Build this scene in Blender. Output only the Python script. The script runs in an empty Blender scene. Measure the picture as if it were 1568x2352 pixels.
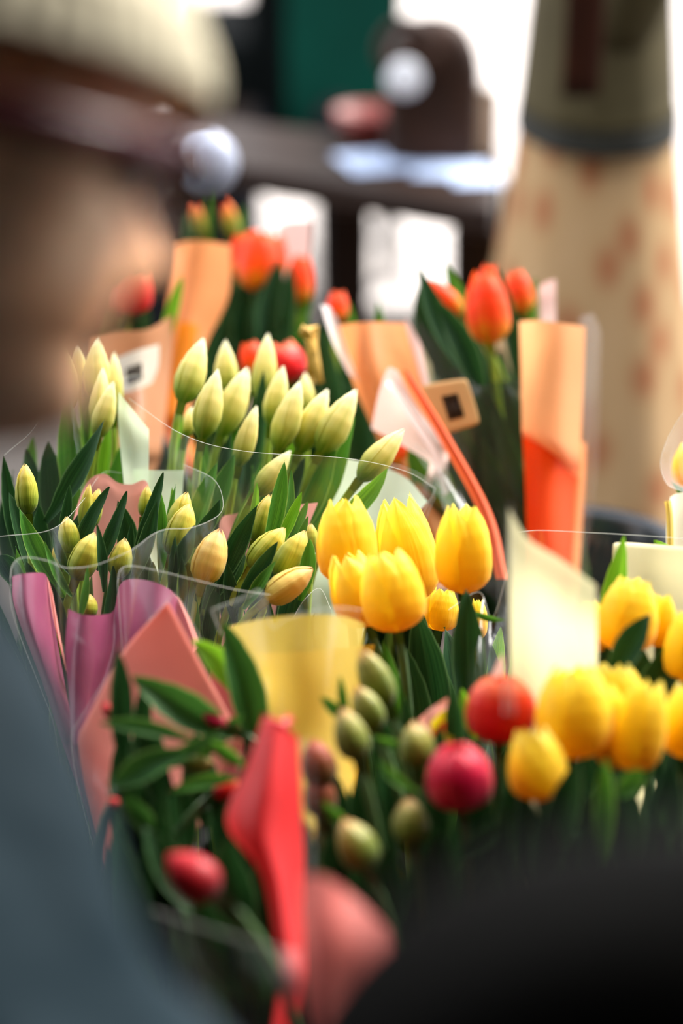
import bpy, bmesh, math, random
from mathutils import Vector, Matrix, noise
PI = math.pi
R_ = math.radians
rnd = random.Random(7)
scn = bpy.context.scene
COL = scn.collection

# ------------------------------------------------------------------ camera
CAMZ, PITCH = 1.60, R_(22)
F = Vector((0, math.cos(PITCH), -math.sin(PITCH)))
U = Vector((0, math.sin(PITCH), math.cos(PITCH)))
X = Vector((1, 0, 0))
CAM = Vector((0, 0, CAMZ))
K = 2352 * 85 / 36.0
def ray(px, py):
    return F + X * ((px - 784) / K) + U * ((1176 - py) / K)
def W(px, py, d):                     # the point seen at a pixel, at a real distance
    return CAM + ray(px, py) * d
def G(px, py, z=0.0):                 # the point of a horizontal plane seen at a pixel
    r = ray(px, py)
    return CAM + r * ((z - CAMZ) / r.z)
cd = bpy.data.cameras.new('camera'); cam = bpy.data.objects.new('camera', cd); COL.objects.link(cam)
cam.location = CAM; cam.rotation_euler = (R_(90) - PITCH, 0, 0)
cd.sensor_fit = 'VERTICAL'; cd.sensor_height = 36; cd.sensor_width = 24; cd.lens = 85
cd.clip_start = 0.05; cd.clip_end = 200
cd.dof.use_dof = True; cd.dof.focus_distance = 1.69; cd.dof.aperture_fstop = 2.3
scn.camera = cam

# ------------------------------------------------------------------ tagging
def tag(o, label=None, cat=None, group=None, kind=None):
    if label: o['label'] = label
    if cat: o['category'] = cat
    if group: o['group'] = group
    if kind: o['kind'] = kind
    return o
def empty(name, loc, label=None, cat=None, group=None):
    o = bpy.data.objects.new(name, None); COL.objects.link(o)
    o.location = loc; o.empty_display_size = 0.02
    ORG[o.name] = Vector(loc)
    return tag(o, label, cat, group)
ORG = {}
def origin(o):
    v = Vector((0, 0, 0))
    while o is not None:
        v += o.location; o = o.parent
    return v
def link(name, mesh, parent=None, world=None):
    """link a mesh whose placement is WORLD (a matrix) under an unrotated parent"""
    o = bpy.data.objects.new(name, mesh); COL.objects.link(o)
    m = world or Matrix()
    if parent is not None:
        o.parent = parent
        m = Matrix.Translation(-origin(parent)) @ m
    o.matrix_basis = m
    return o
def obj(name, bm, mats, parent=None, smooth=True, world=None, subsurf=0, bevel=0, solid=0):
    me = bpy.data.meshes.new(name)
    bm.normal_update(); bm.to_mesh(me); bm.free()
    for m in (mats if isinstance(mats, (list, tuple)) else [mats]): me.materials.append(m)
    if smooth: me.polygons.foreach_set('use_smooth', [True] * len(me.polygons))
    # put a top-level mesh's origin at its own place
    o = link(name, me, parent, world)
    if solid:
        md = o.modifiers.new('solid', 'SOLIDIFY'); md.thickness = solid; md.offset = 0
    if bevel:
        md = o.modifiers.new('bevel', 'BEVEL'); md.width = bevel; md.segments = 3; md.limit_method = 'ANGLE'
    if subsurf:
        md = o.modifiers.new('sub', 'SUBSURF'); md.levels = subsurf; md.render_levels = subsurf
    return o

# ------------------------------------------------------------------ materials
MC = {}
def nt(name):
    m = bpy.data.materials.new(name); m.use_nodes = True
    t = m.node_tree; t.nodes.clear()
    return m, t.nodes, t.links
def lin(c):
    return tuple(((x / 255) / 12.92 if x / 255 <= .04045 else ((x / 255 + .055) / 1.055) ** 2.4) for x in c) + (1,)
def principled(n, col=None, rough=.5, spec=.5, metal=0):
    p = n.new('ShaderNodeBsdfPrincipled')
    if col: p.inputs['Base Color'].default_value = col
    p.inputs['Roughness'].default_value = rough
    p.inputs['Specular IOR Level'].default_value = spec
    p.inputs['Metallic'].default_value = metal
    return p
def ramp(n, stops, interp='LINEAR'):
    r = n.new('ShaderNodeValToRGB'); cr = r.color_ramp; cr.interpolation = interp
    while len(cr.elements) < len(stops): cr.elements.new(.5)
    for e, (p, c) in zip(cr.elements, stops): e.position = p; e.color = c
    return r
def mat_plain(name, col, rough=.6, spec=.4, noise_amt=.15, scale=30, bump=0, metal=0, col2=None, trans=0, bscale=None):
    if name in MC: return MC[name]
    m, n, l = nt(name)
    tc = n.new('ShaderNodeTexCoord'); nz = n.new('ShaderNodeTexNoise'); nz.inputs['Scale'].default_value = scale
    nz.inputs['Detail'].default_value = 4
    l.new(tc.outputs['Object'], nz.inputs['Vector'])
    c = lin(col); d = lin(col2) if col2 else tuple(x * (1 - noise_amt * 2) for x in c[:3]) + (1,)
    rp = ramp(n, [(.35, d), (.65, c)]); l.new(nz.outputs['Fac'], rp.inputs['Fac'])
    p = principled(n, None, rough, spec, metal); l.new(rp.outputs['Color'], p.inputs['Base Color'])
    if bump:
        b = n.new('ShaderNodeBump'); b.inputs['Strength'].default_value = bump; b.inputs['Distance'].default_value = .01
        if bscale:
            nb = n.new('ShaderNodeTexNoise'); nb.inputs['Scale'].default_value = bscale; l.new(tc.outputs['Object'], nb.inputs['Vector'])
            l.new(nb.outputs['Fac'], b.inputs['Height'])
        else: l.new(nz.outputs['Fac'], b.inputs['Height'])
        l.new(b.outputs['Normal'], p.inputs['Normal'])
    o = n.new('ShaderNodeOutputMaterial')
    if trans:
        t = n.new('ShaderNodeBsdfTranslucent'); l.new(rp.outputs['Color'], t.inputs['Color'])
        mx = n.new('ShaderNodeMixShader'); mx.inputs[0].default_value = trans
        l.new(p.outputs[0], mx.inputs[1]); l.new(t.outputs[0], mx.inputs[2]); l.new(mx.outputs[0], o.inputs[0])
    else: l.new(p.outputs[0], o.inputs[0])
    MC[name] = m
    return m
def mat_petal(name, stops, rib=None, rib_w=.12, trans=.4, rough=.42, streak=.25):
    """petal skin: colour runs from the base (0) to the tip (1) of the petal, streaked along its length"""
    if name in MC: return MC[name]
    m, n, l = nt(name)
    uv = n.new('ShaderNodeUVMap'); sp = n.new('ShaderNodeSeparateXYZ'); l.new(uv.outputs[0], sp.inputs[0])
    mp = n.new('ShaderNodeMapping'); mp.inputs['Scale'].default_value = (26, 1.6, 1)
    oi = n.new('ShaderNodeObjectInfo')
    l.new(uv.outputs[0], mp.inputs['Vector'])
    cb = n.new('ShaderNodeCombineXYZ'); ml = n.new('ShaderNodeMath'); ml.operation = 'MULTIPLY'; ml.inputs[1].default_value = 20
    l.new(oi.outputs['Random'], ml.inputs[0]); l.new(ml.outputs[0], cb.inputs['Z']); l.new(cb.outputs[0], mp.inputs['Location'])
    nz = n.new('ShaderNodeTexNoise'); nz.inputs['Scale'].default_value = 1; nz.inputs['Detail'].default_value = 3
    l.new(mp.outputs[0], nz.inputs['Vector'])
    # t + (noise-.5)*streak
    a = n.new('ShaderNodeMath'); a.operation = 'MULTIPLY_ADD'; a.inputs[1].default_value = streak; a.inputs[2].default_value = -streak * .5
    l.new(nz.outputs['Fac'], a.inputs[0])
    b = n.new('ShaderNodeMath'); b.operation = 'ADD'; l.new(sp.outputs['Y'], b.inputs[0]); l.new(a.outputs[0], b.inputs[1])
    rp = ramp(n, [(p, lin(c)) for p, c in stops]); l.new(b.outputs[0], rp.inputs['Fac'])
    out = rp.outputs['Color']
    if rib:
        s = n.new('ShaderNodeMath'); s.operation = 'SUBTRACT'; s.inputs[1].default_value = .5; l.new(sp.outputs['X'], s.inputs[0])
        ab = n.new('ShaderNodeMath'); ab.operation = 'ABSOLUTE'; l.new(s.outputs[0], ab.inputs[0])
        mr = n.new('ShaderNodeMapRange'); mr.inputs['From Min'].default_value = 0; mr.inputs['From Max'].default_value = rib_w
        mr.inputs['To Min'].default_value = .55; mr.inputs['To Max'].default_value = 0; l.new(ab.outputs[0], mr.inputs['Value'])
        fd = n.new('ShaderNodeMapRange'); fd.inputs['From Min'].default_value = .95; fd.inputs['From Max'].default_value = .5
        l.new(sp.outputs['Y'], fd.inputs['Value'])
        mu = n.new('ShaderNodeMath'); mu.operation = 'MULTIPLY'; l.new(mr.outputs[0], mu.inputs[0]); l.new(fd.outputs[0], mu.inputs[1])
        mx = n.new('ShaderNodeMix'); mx.data_type = 'RGBA'; l.new(mu.outputs[0], mx.inputs[0]); l.new(out, mx.inputs[6]); mx.inputs[7].default_value = lin(rib)
        out = mx.outputs[2]
    p = principled(n, None, rough, .35); l.new(out, p.inputs['Base Color'])
    p.inputs['Sheen Weight'].default_value = .15
    bp = n.new('ShaderNodeBump'); bp.inputs['Strength'].default_value = .25; bp.inputs['Distance'].default_value = .002
    l.new(nz.outputs['Fac'], bp.inputs['Height']); l.new(bp.outputs[0], p.inputs['Normal'])
    t = n.new('ShaderNodeBsdfTranslucent'); l.new(out, t.inputs['Color'])
    mxs = n.new('ShaderNodeMixShader'); mxs.inputs[0].default_value = trans
    l.new(p.outputs[0], mxs.inputs[1]); l.new(t.outputs[0], mxs.inputs[2])
    o = n.new('ShaderNodeOutputMaterial'); l.new(mxs.outputs[0], o.inputs[0])
    MC[name] = m
    return m
def mat_leaf(name, dark, light, edge, trans=.3, rough=.38):
    if name in MC: return MC[name]
    m, n, l = nt(name)
    uv = n.new('ShaderNodeUVMap'); sp = n.new('ShaderNodeSeparateXYZ'); l.new(uv.outputs[0], sp.inputs[0])
    mp = n.new('ShaderNodeMapping'); mp.inputs['Scale'].default_value = (34, 1.2, 1); l.new(uv.outputs[0], mp.inputs['Vector'])
    oi = n.new('ShaderNodeObjectInfo'); cb = n.new('ShaderNodeCombineXYZ'); ml = n.new('ShaderNodeMath'); ml.operation = 'MULTIPLY'; ml.inputs[1].default_value = 20
    l.new(oi.outputs['Random'], ml.inputs[0]); l.new(ml.outputs[0], cb.inputs['Z']); l.new(cb.outputs[0], mp.inputs['Location'])
    nz = n.new('ShaderNodeTexNoise'); nz.inputs['Scale'].default_value = 1; nz.inputs['Detail'].default_value = 2; l.new(mp.outputs[0], nz.inputs['Vector'])
    rp = ramp(n, [(.3, lin(dark)), (.7, lin(light))]); l.new(nz.outputs['Fac'], rp.inputs['Fac'])
    s = n.new('ShaderNodeMath'); s.operation = 'SUBTRACT'; s.inputs[1].default_value = .5; l.new(sp.outputs['X'], s.inputs[0])
    ab = n.new('ShaderNodeMath'); ab.operation = 'ABSOLUTE'; l.new(s.outputs[0], ab.inputs[0])
    mr = n.new('ShaderNodeMapRange'); mr.inputs['From Min'].default_value = .44; mr.inputs['From Max'].default_value = .5; mr.inputs['To Max'].default_value = .8
    l.new(ab.outputs[0], mr.inputs['Value'])
    mx = n.new('ShaderNodeMix'); mx.data_type = 'RGBA'; l.new(mr.outputs[0], mx.inputs[0]); l.new(rp.outputs[0], mx.inputs[6]); mx.inputs[7].default_value = lin(edge)
    p = principled(n, None, rough + .06, .26); l.new(mx.outputs[2], p.inputs['Base Color'])
    bp = n.new('ShaderNodeBump'); bp.inputs['Strength'].default_value = .3; bp.inputs['Distance'].default_value = .002
    l.new(nz.outputs['Fac'], bp.inputs['Height']); l.new(bp.outputs[0], p.inputs['Normal'])
    t = n.new('ShaderNodeBsdfTranslucent'); 
    br = n.new('ShaderNodeHueSaturation'); br.inputs['Value'].default_value = 1.5; br.inputs['Hue'].default_value = .48; l.new(mx.outputs[2], br.inputs['Color'])
    l.new(br.outputs[0], t.inputs['Color'])
    ms = n.new('ShaderNodeMixShader'); ms.inputs[0].default_value = trans; l.new(p.outputs[0], ms.inputs[1]); l.new(t.outputs[0], ms.inputs[2])
    o = n.new('ShaderNodeOutputMaterial'); l.new(ms.outputs[0], o.inputs[0])
    MC[name] = m
    return m
def mat_paper(name, col, trans=.45, clear=0.0, rough=.45, spec=.3):
    """wrapping paper, a little see-through when CLEAR > 0"""
    if name in MC: return MC[name]
    m, n, l = nt(name)
    tc = n.new('ShaderNodeTexCoord'); nz = n.new('ShaderNodeTexNoise'); nz.inputs['Scale'].default_value = 25; l.new(tc.outputs['Object'], nz.inputs['Vector'])
    c = lin(col); rp = ramp(n, [(.3, tuple(x * .93 for x in c[:3]) + (1,)), (.7, c)]); l.new(nz.outputs['Fac'], rp.inputs['Fac'])
    p = principled(n, None, rough, spec); l.new(rp.outputs[0], p.inputs['Base Color'])
    bp = n.new('ShaderNodeBump'); bp.inputs['Strength'].default_value = .15; bp.inputs['Distance'].default_value = .004
    l.new(nz.outputs['Fac'], bp.inputs['Height']); l.new(bp.outputs[0], p.inputs['Normal'])
    t = n.new('ShaderNodeBsdfTranslucent'); l.new(rp.outputs[0], t.inputs['Color'])
    ms = n.new('ShaderNodeMixShader'); ms.inputs[0].default_value = trans; l.new(p.outputs[0], ms.inputs[1]); l.new(t.outputs[0], ms.inputs[2])
    o = n.new('ShaderNodeOutputMaterial'); out = ms
    if clear:
        tr = n.new('ShaderNodeBsdfTransparent'); tr.inputs[0].default_value = tuple(.4 + .6 * x for x in c[:3]) + (1,)
        m2 = n.new('ShaderNodeMixShader'); m2.inputs[0].default_value = clear; l.new(ms.outputs[0], m2.inputs[1]); l.new(tr.outputs[0], m2.inputs[2]); out = m2
    l.new(out.outputs[0], o.inputs[0])
    MC[name] = m
    return m
def mat_film(name='clear_film', haze=.006, tint=(1, 1, 1, 1), gloss=.9):
    if name in MC: return MC[name]
    m, n, l = nt(name)
    tc = n.new('ShaderNodeTexCoord'); mp = n.new('ShaderNodeMapping'); mp.inputs['Scale'].default_value = (1, 1, .25); l.new(tc.outputs['Object'], mp.inputs[0])
    nz = n.new('ShaderNodeTexNoise'); nz.inputs['Scale'].default_value = 38; nz.inputs['Detail'].default_value = 2; nz.inputs['Distortion'].default_value = .6
    l.new(mp.outputs[0], nz.inputs['Vector'])
    bp = n.new('ShaderNodeBump'); bp.inputs['Strength'].default_value = .22; bp.inputs['Distance'].default_value = .01
    l.new(nz.outputs['Fac'], bp.inputs['Height'])
    tr = n.new('ShaderNodeBsdfTransparent'); tr.inputs[0].default_value = tint
    gl = n.new('ShaderNodeBsdfGlossy'); gl.inputs['Roughness'].default_value = .22; gl.inputs[0].default_value = (gloss,) * 3 + (1,); l.new(bp.outputs[0], gl.inputs['Normal'])
    fr = n.new('ShaderNodeFresnel'); fr.inputs['IOR'].default_value = 1.45; l.new(bp.outputs[0], fr.inputs['Normal'])
    cl = n.new('ShaderNodeClamp'); cl.inputs['Max'].default_value = .055; l.new(fr.outputs[0], cl.inputs[0])
    m1 = n.new('ShaderNodeMixShader'); l.new(cl.outputs[0], m1.inputs[0]); l.new(tr.outputs[0], m1.inputs[1]); l.new(gl.outputs[0], m1.inputs[2])
    df = n.new('ShaderNodeBsdfTranslucent'); df.inputs[0].default_value = (.85, .85, .85, 1)
    m2 = n.new('ShaderNodeMixShader'); m2.inputs[0].default_value = haze; l.new(m1.outputs[0], m2.inputs[1]); l.new(df.outputs[0], m2.inputs[2])
    o = n.new('ShaderNodeOutputMaterial'); l.new(m2.outputs[0], o.inputs[0])
    MC[name] = m
    return m
FILM = mat_film()
def mat_edge():
    m, n, l = nt('film_cut_edge')
    tr = n.new('ShaderNodeBsdfTransparent')
    p = principled(n, (.85, .88, .8, 1), .2, .6)
    t = n.new('ShaderNodeBsdfTranslucent'); t.inputs[0].default_value = (.9, .92, .85, 1)
    a = n.new('ShaderNodeMixShader'); a.inputs[0].default_value = .5; l.new(p.outputs[0], a.inputs[1]); l.new(t.outputs[0], a.inputs[2])
    b = n.new('ShaderNodeMixShader'); b.inputs[0].default_value = .32; l.new(tr.outputs[0], b.inputs[1]); l.new(a.outputs[0], b.inputs[2])
    o = n.new('ShaderNodeOutputMaterial'); l.new(b.outputs[0], o.inputs[0])
    return m
EDGE = mat_edge()

# ------------------------------------------------------------------ geometry helpers
def interp(tab, t):
    if t <= tab[0][0]: return tab[0][1]
    for (a, va), (b, vb) in zip(tab, tab[1:]):
        if t <= b:
            k = (t - a) / (b - a); k = k * k * (3 - 2 * k) * .5 + k * .5
            return va + (vb - va) * k
    return tab[-1][1]
def catmull(P, u):
    n = len(P) - 1
    if n == 0: return P[0].copy()
    x = min(max(u, 0), 1) * n; i = min(int(x), n - 1); t = x - i
    p1, p2 = P[i], P[i + 1]
    p0 = P[i - 1] if i > 0 else p1 * 2 - p2
    p3 = P[i + 2] if i + 2 <= n else p2 * 2 - p1
    return .5 * ((2 * p1) + (p2 - p0) * t + (2 * p0 - 5 * p1 + 4 * p2 - p3) * t * t + (3 * p1 - p0 - 3 * p2 + p3) * t ** 3)
def grid(bm, fn, nu, nv, closed=False, mi=0, uvl=None):
    vs = [[bm.verts.new(fn(i / nu, j / nv)) for i in range(nu if closed else nu + 1)] for j in range(nv + 1)]
    uvl = uvl or bm.loops.layers.uv.verify()
    for j in range(nv):
        for i in range(nu):
            k = (i + 1) % nu if closed else i + 1
            try: f = bm.faces.new((vs[j][i], vs[j][k], vs[j + 1][k], vs[j + 1][i]))
            except ValueError: continue
            f.material_index = mi
            for lp, (a, b) in zip(f.loops, ((i, j), (i + 1, j), (i + 1, j + 1), (i, j + 1))): lp[uvl].uv = (a / nu, b / nv)
    return vs
def frame(t, hint=Vector((0, -1, .2))):
    t = t.normalized(); s = t.cross(hint)
    if s.length < 1e-4: s = t.cross(Vector((1, 0, 0)))
    s.normalize(); return s, s.cross(t).normalized()
def tube(bm, pts, r, n=8, mi=0, caps=True):
    """swept round tube through world points; r number or list"""
    N = len(pts); rings = []
    uvl = bm.loops.layers.uv.verify()
    for i, p in enumerate(pts):
        t = (pts[min(i + 1, N - 1)] - pts[max(i - 1, 0)])
        if t.length < 1e-9: t = Vector((0, 0, 1))
        if i == 0: a, b = frame(t)
        else:
            a = (a - t.normalized() * a.dot(t.normalized())).normalized(); b = t.normalized().cross(a)
        rr = r[i] if isinstance(r, (list, tuple)) else r
        rings.append([bm.verts.new(p + (a * math.cos(2 * PI * k / n) + b * math.sin(2 * PI * k / n)) * rr) for k in range(n)])
    for i in range(N - 1):
        for k in range(n):
            f = bm.faces.new((rings[i][k], rings[i][(k + 1) % n], rings[i + 1][(k + 1) % n], rings[i + 1][k])); f.material_index = mi
            for lp, (u, v) in zip(f.loops, ((k, i), (k + 1, i), (k + 1, i + 1), (k, i + 1))): lp[uvl].uv = (u / n, v / (N - 1))
    if caps:
        for rg in (rings[0], rings[-1]):
            try: bm.faces.new(rg).material_index = mi
            except ValueError: pass
def bez(a, b, c, n=12):
    return [a * (1 - t) ** 2 + b * 2 * t * (1 - t) + c * t * t for t in [i / n for i in range(n + 1)]]
def lathe(bm, prof, n=48, mi=0, centre=Vector((0, 0, 0))):
    rings = [[bm.verts.new(centre + Vector((r * math.cos(2 * PI * k / n), r * math.sin(2 * PI * k / n), z))) for k in range(n)] for r, z in prof]
    for i in range(len(rings) - 1):
        for k in range(n):
            bm.faces.new((rings[i][k], rings[i][(k + 1) % n], rings[i + 1][(k + 1) % n], rings[i + 1][k])).material_index = mi
    for rg, rev in ((rings[0], True), (rings[-1], False)):
        if prof[0 if rev else -1][0] > 1e-5:
            bm.faces.new(rg[::-1] if rev else rg).material_index = mi
def box(bm, lo, hi, M=None, mi=0):
    r = bmesh.ops.create_cube(bm, size=1)
    lo = Vector(lo); hi = Vector(hi)
    for v in r['verts']:
        v.co = Vector([lo[i] + (v.co[i] + .5) * (hi[i] - lo[i]) for i in range(3)])
        if M: v.co = M @ v.co
    for f in {f for v in r['verts'] for f in v.link_faces}: f.material_index = mi
def sheet_pts(rows):
    """rows of (px, py, depth) control points -> smooth surface function"""
    Rw = [[W(*p) for p in row] for row in rows]
    def fn(u, v):
        return catmull([catmull(r, u) for r in Rw], v)
    return fn
def sheet(name, rows, mat, parent, nu=40, nv=24, edge=False, ripple=0.0, seed=0, solid=0):
    f0 = sheet_pts(rows)
    rt = WROOT.get(parent.name) if parent is not None and name in ('paper', 'film') else None
    if rt is not None:
        f1 = f0; tgt = rt + Vector((0, 0, .17)); nv = int(nv * 1.5)
        mid = f1(.5, 1); ph = seed
        def f0(u, v):
            if v <= .7: return f1(u, v / .7)
            k = (v - .7) / .3; p = f1(u, 1); g = (f1(u, 1) - f1(u, .96)) / .04 * .3
            e_ = tgt + (p - mid) * .8
            return p * (1 - k) ** 2 + (p + g * .45) * 2 * k * (1 - k) + e_ * k * k
    def fn(u, v):
        p = f0(u, v)
        if ripple: p = p + F * (ripple * noise.noise(Vector((u * 5 + seed, v * 3, seed * 3.1))))
        return p
    bm = bmesh.new(); grid(bm, fn, nu, nv)
    mats = [mat]
    if edge:
        mats.append(EDGE)
        for E in edge:
            if E == 't': P = [fn(i / 60, 0) for i in range(61)]
            if E == 'l': P = [fn(0, i / 40) for i in range(41)]
            if E == 'r': P = [fn(1, i / 40) for i in range(41)]
            tube(bm, P, .00023, 5, 1)
    return obj(name, bm, mats, parent, solid=solid)

# ------------------------------------------------------------------ tulips
PROF = {
 'slim':   [(0, .10), (.03, .30), (.09, .55), (.2, .84), (.36, 1.0), (.52, .94), (.7, .72), (.85, .45), (.95, .2), (1, .06)],
 'bud':    [(0, .10), (.03, .34), (.09, .62), (.2, .9), (.36, 1.0), (.55, .95), (.73, .76), (.87, .48), (.96, .22), (1, .08)],
 'open':   [(0, .10), (.03, .42), (.08, .68), (.18, .92), (.32, 1.0), (.5, .99), (.68, .90), (.82, .76), (.93, .60), (1, .50)],
 'round':  [(0, .10), (.04, .45), (.1, .74), (.22, .96), (.42, 1.04), (.62, 1.0), (.78, .86), (.9, .64), (.97, .42), (1, .30)],
}
def petal_mesh(kind, inner, seed):
    r = random.Random(seed * 31 + inner * 7 + len(kind))
    prof = PROF[kind]
    A = {'slim': 1.22, 'bud': 1.22, 'open': 1.16, 'round': .95}[kind]
    k = {'slim': 3.4, 'bud': 3.6, 'open': 3.6, 'round': 5.5}[kind]
    H = r.uniform(.95, 1.0) * (.97 if inner else 1)
    sc = .92 if inner else 1.0
    bend = r.uniform(-.12, .12); wav = r.uniform(0, 6)
    def fn(u, t):
        s = u * 2 - 1
        a = A * (max(0, 1 - t ** k)) ** .62 * (.82 + .18 * min(1, t * 4))
        if kind == 'open': a *= 1 - .12 * t
        rr = interp(prof, t) * sc
        rr *= 1 + .055 * s - .05 * s * s + .045 * math.exp(-(s / .16) ** 2) * (1 - .4 * t)
        rr += .02 * math.sin(wav + s * 5 + t * 6) * t
        ph = s * a + bend * t * t
        z = t * H - .015 * s * s * t
        if kind in ('open', 'round'): z += .035 * t * math.cos(s * 3 + wav) * (t > .6) * (t - .6)
        # a small outward curl at the tip
        if t > .9: rr += (t - .9) * (.35 if kind == 'open' else .12) * (1 - abs(s))
        return Vector((rr * math.cos(ph), rr * math.sin(ph), z))
    bm = bmesh.new(); grid(bm, fn, 12, 22)
    me = bpy.data.meshes.new('petal'); bm.normal_update(); bm.to_mesh(me); bm.free()
    me.polygons.foreach_set('use_smooth', [True] * len(me.polygons))
    return me
PM = {}
def petal(kind, inner, seed, mat):
    key = (kind, inner, seed, mat.name)
    if key not in PM:
        b = (kind, inner, seed)
        if b not in PM: PM[b] = petal_mesh(*b)
        me = PM[b].copy(); me.materials.clear(); me.materials.append(mat); PM[key] = me
    return PM[key]

CREAM = mat_petal('cream_petal', [(0, (96, 146, 30)), (.14, (152, 184, 52)), (.32, (226, 226, 116)), (.58, (255, 244, 166)), (.85, (255, 251, 208)), (1, (255, 254, 236))], rib=(206, 212, 100), trans=.5)
GREENBUD = mat_petal('green_bud_petal', [(0, (84, 124, 18)), (.25, (146, 172, 34)), (.5, (200, 202, 58)), (.78, (236, 216, 88)), (.95, (255, 232, 150)), (1, (255, 220, 160))], rib=(118, 146, 24), rib_w=.1, trans=.32, streak=.35)
PEACHBUD = mat_petal('ripening_bud_petal', [(0, (166, 166, 40)), (.2, (222, 204, 84)), (.5, (252, 220, 116)), (.8, (255, 224, 136)), (1, (255, 204, 150))], rib=(226, 200, 84), rib_w=.08, trans=.32, streak=.3)
YELLOW = mat_petal('yellow_petal', [(0, (248, 192, 14)), (.15, (255, 210, 20)), (.5, (255, 224, 34)), (.85, (255, 232, 64)), (1, (255, 242, 110))], rib=(255, 216, 36), rib_w=.2, trans=.48)
ORANGE = mat_petal('orange_petal', [(0, (190, 190, 30)), (.15, (240, 176, 20)), (.35, (255, 110, 14)), (.7, (255, 80, 6)), (1, (255, 110, 30))], rib=(236, 56, 10), rib_w=.25, trans=.42)
ORANGEBUD = mat_petal('orange_bud_petal', [(0, (96, 130, 30)), (.4, (150, 160, 40)), (.7, (240, 150, 30)), (1, (246, 80, 20))], trans=.35)
REDPINK = mat_petal('crimson_petal', [(0, (150, 10, 34)), (.3, (206, 12, 62)), (.7, (232, 22, 76)), (1, (246, 80, 100))], rib=(186, 8, 46), rib_w=.25, trans=.35, rough=.35)
CORAL = mat_petal('coral_petal', [(0, (196, 14, 34)), (.35, (236, 28, 36)), (.7, (248, 62, 40)), (1, (255, 130, 70))], rib=(226, 18, 40), rib_w=.3, trans=.35, rough=.35)
REDDARK = mat_petal('red_petal', [(0, (120, 8, 18)), (.4, (190, 10, 28)), (1, (220, 18, 38))], trans=.3)
OLIVEBUD = mat_petal('olive_bud_petal', [(0, (70, 94, 28)), (.4, (118, 132, 44)), (.75, (172, 168, 78)), (.94, (226, 186, 110)), (1, (232, 140, 90))], rib=(90, 112, 30), rib_w=.16, trans=.2, rough=.35)
RUSTBUD = mat_petal('rust_bud_petal', [(0, (84, 84, 24)), (.5, (124, 64, 26)), (.85, (176, 72, 38)), (1, (220, 110, 70))], trans=.2)
STEM = mat_plain('tulip_stem', (150, 180, 50), .4, .4, .12, 60, trans=.15)
STEMD = mat_plain('dark_tulip_stem', (86, 118, 70), .4, .4, .12, 60, trans=.1)
LEAF = mat_leaf('leaf_deep', (18, 58, 22), (48, 96, 32), (120, 160, 84))
LEAFB = mat_leaf('leaf_bright', (62, 124, 22), (104, 164, 34), (160, 200, 80), trans=.42)
LEAFD = mat_leaf('leaf_blue_green', (12, 44, 20), (34, 76, 34), (96, 138, 84), trans=.22)
LEAFM = mat_leaf('leaf_mid', (34, 90, 22), (70, 130, 36), (150, 184, 92), trans=.32)

def leaf_mesh(base, tip, width, bend, hint, fold, seed, n=26):
    r = random.Random(seed)
    mid = (base + tip) / 2 + bend
    L = (tip - base).length
    prof = [(0, .30), (.12, .52), (.3, .86), (.48, 1.0), (.66, .88), (.82, .58), (.93, .28), (1, .0)]
    tw0, tw1 = r.uniform(-.25, .25), r.uniform(-.5, .5)
    ph = r.uniform(0, 6)
    def fn(u, t):
        s = u * 2 - 1
        p = base * (1 - t) ** 2 + mid * 2 * t * (1 - t) + tip * t * t
        tg = (mid - base) * (1 - t) + (tip - mid) * t
        a, b = frame(tg, hint)
        an = tw0 + (tw1 - tw0) * t
        a2 = a * math.cos(an) + b * math.sin(an); b2 = -a * math.sin(an) + b * math.cos(an)
        w = width / 2 * interp(prof, t)
        f = fold * (1 - .5 * t)
        return p + a2 * (s * w * (1 - .25 * f)) + b2 * (w * f * (abs(s) ** 1.4 - .3)) + b2 * (.05 * width * math.sin(ph + t * 9) * s)
    bm = bmesh.new(); grid(bm, fn, 8, n)
    return bm

def tulip(label, tip, base, d, wpx, kind, mat, root, stem=STEM, dt=0.0, group=None, n6=6, rot=None, cat='tulip', stem_r=.0029, name='tulip'):
    """one tulip: TIP and BASE of the bloom as seen, D its distance; the stem runs down to ROOT"""
    B = W(base[0], base[1], d); T = W(tip[0], tip[1], d + dt)
    ax = T - B; L = ax.length; rad = wpx * d / K / 2 * {'slim': .85, 'bud': .97}.get(kind, 1.03)
    rt = Vector(root) + Vector((rnd.uniform(-.02, .02), rnd.uniform(-.02, .02), rnd.uniform(-.01, .01)))
    e = empty(name, rt, label, cat, group)
    q = ax.to_track_quat('Z', 'Y').to_matrix().to_4x4()
    r0 = rnd.uniform(0, PI) if rot is None else rot
    half = n6 // 2
    for i in range(n6):
        inner = i >= half
        an = r0 + 2 * PI * (i % half) / half + (PI / half if inner else 0)
        me = petal(kind, inner, rnd.randrange(3), mat)
        M = Matrix.Translation(B) @ q @ Matrix.Rotation(an, 4, 'Z') @ Matrix.Diagonal((rad, rad, L * rnd.uniform(.97, 1.0), 1))
        link('petal', me, e, M)
    bm = bmesh.new()
    c = B - ax.normalized() * min((B - rt).length * .4, .11)
    P = bez(B + ax * .03, c, rt, 14)
    tube(bm, P, [stem_r * (1.25 if i == 0 else 1) for i in range(15)], 8)
    obj('stem', bm, stem, e)
    return dict(e=e, base=B, root=rt, d=d, px=Vector(base))

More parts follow.
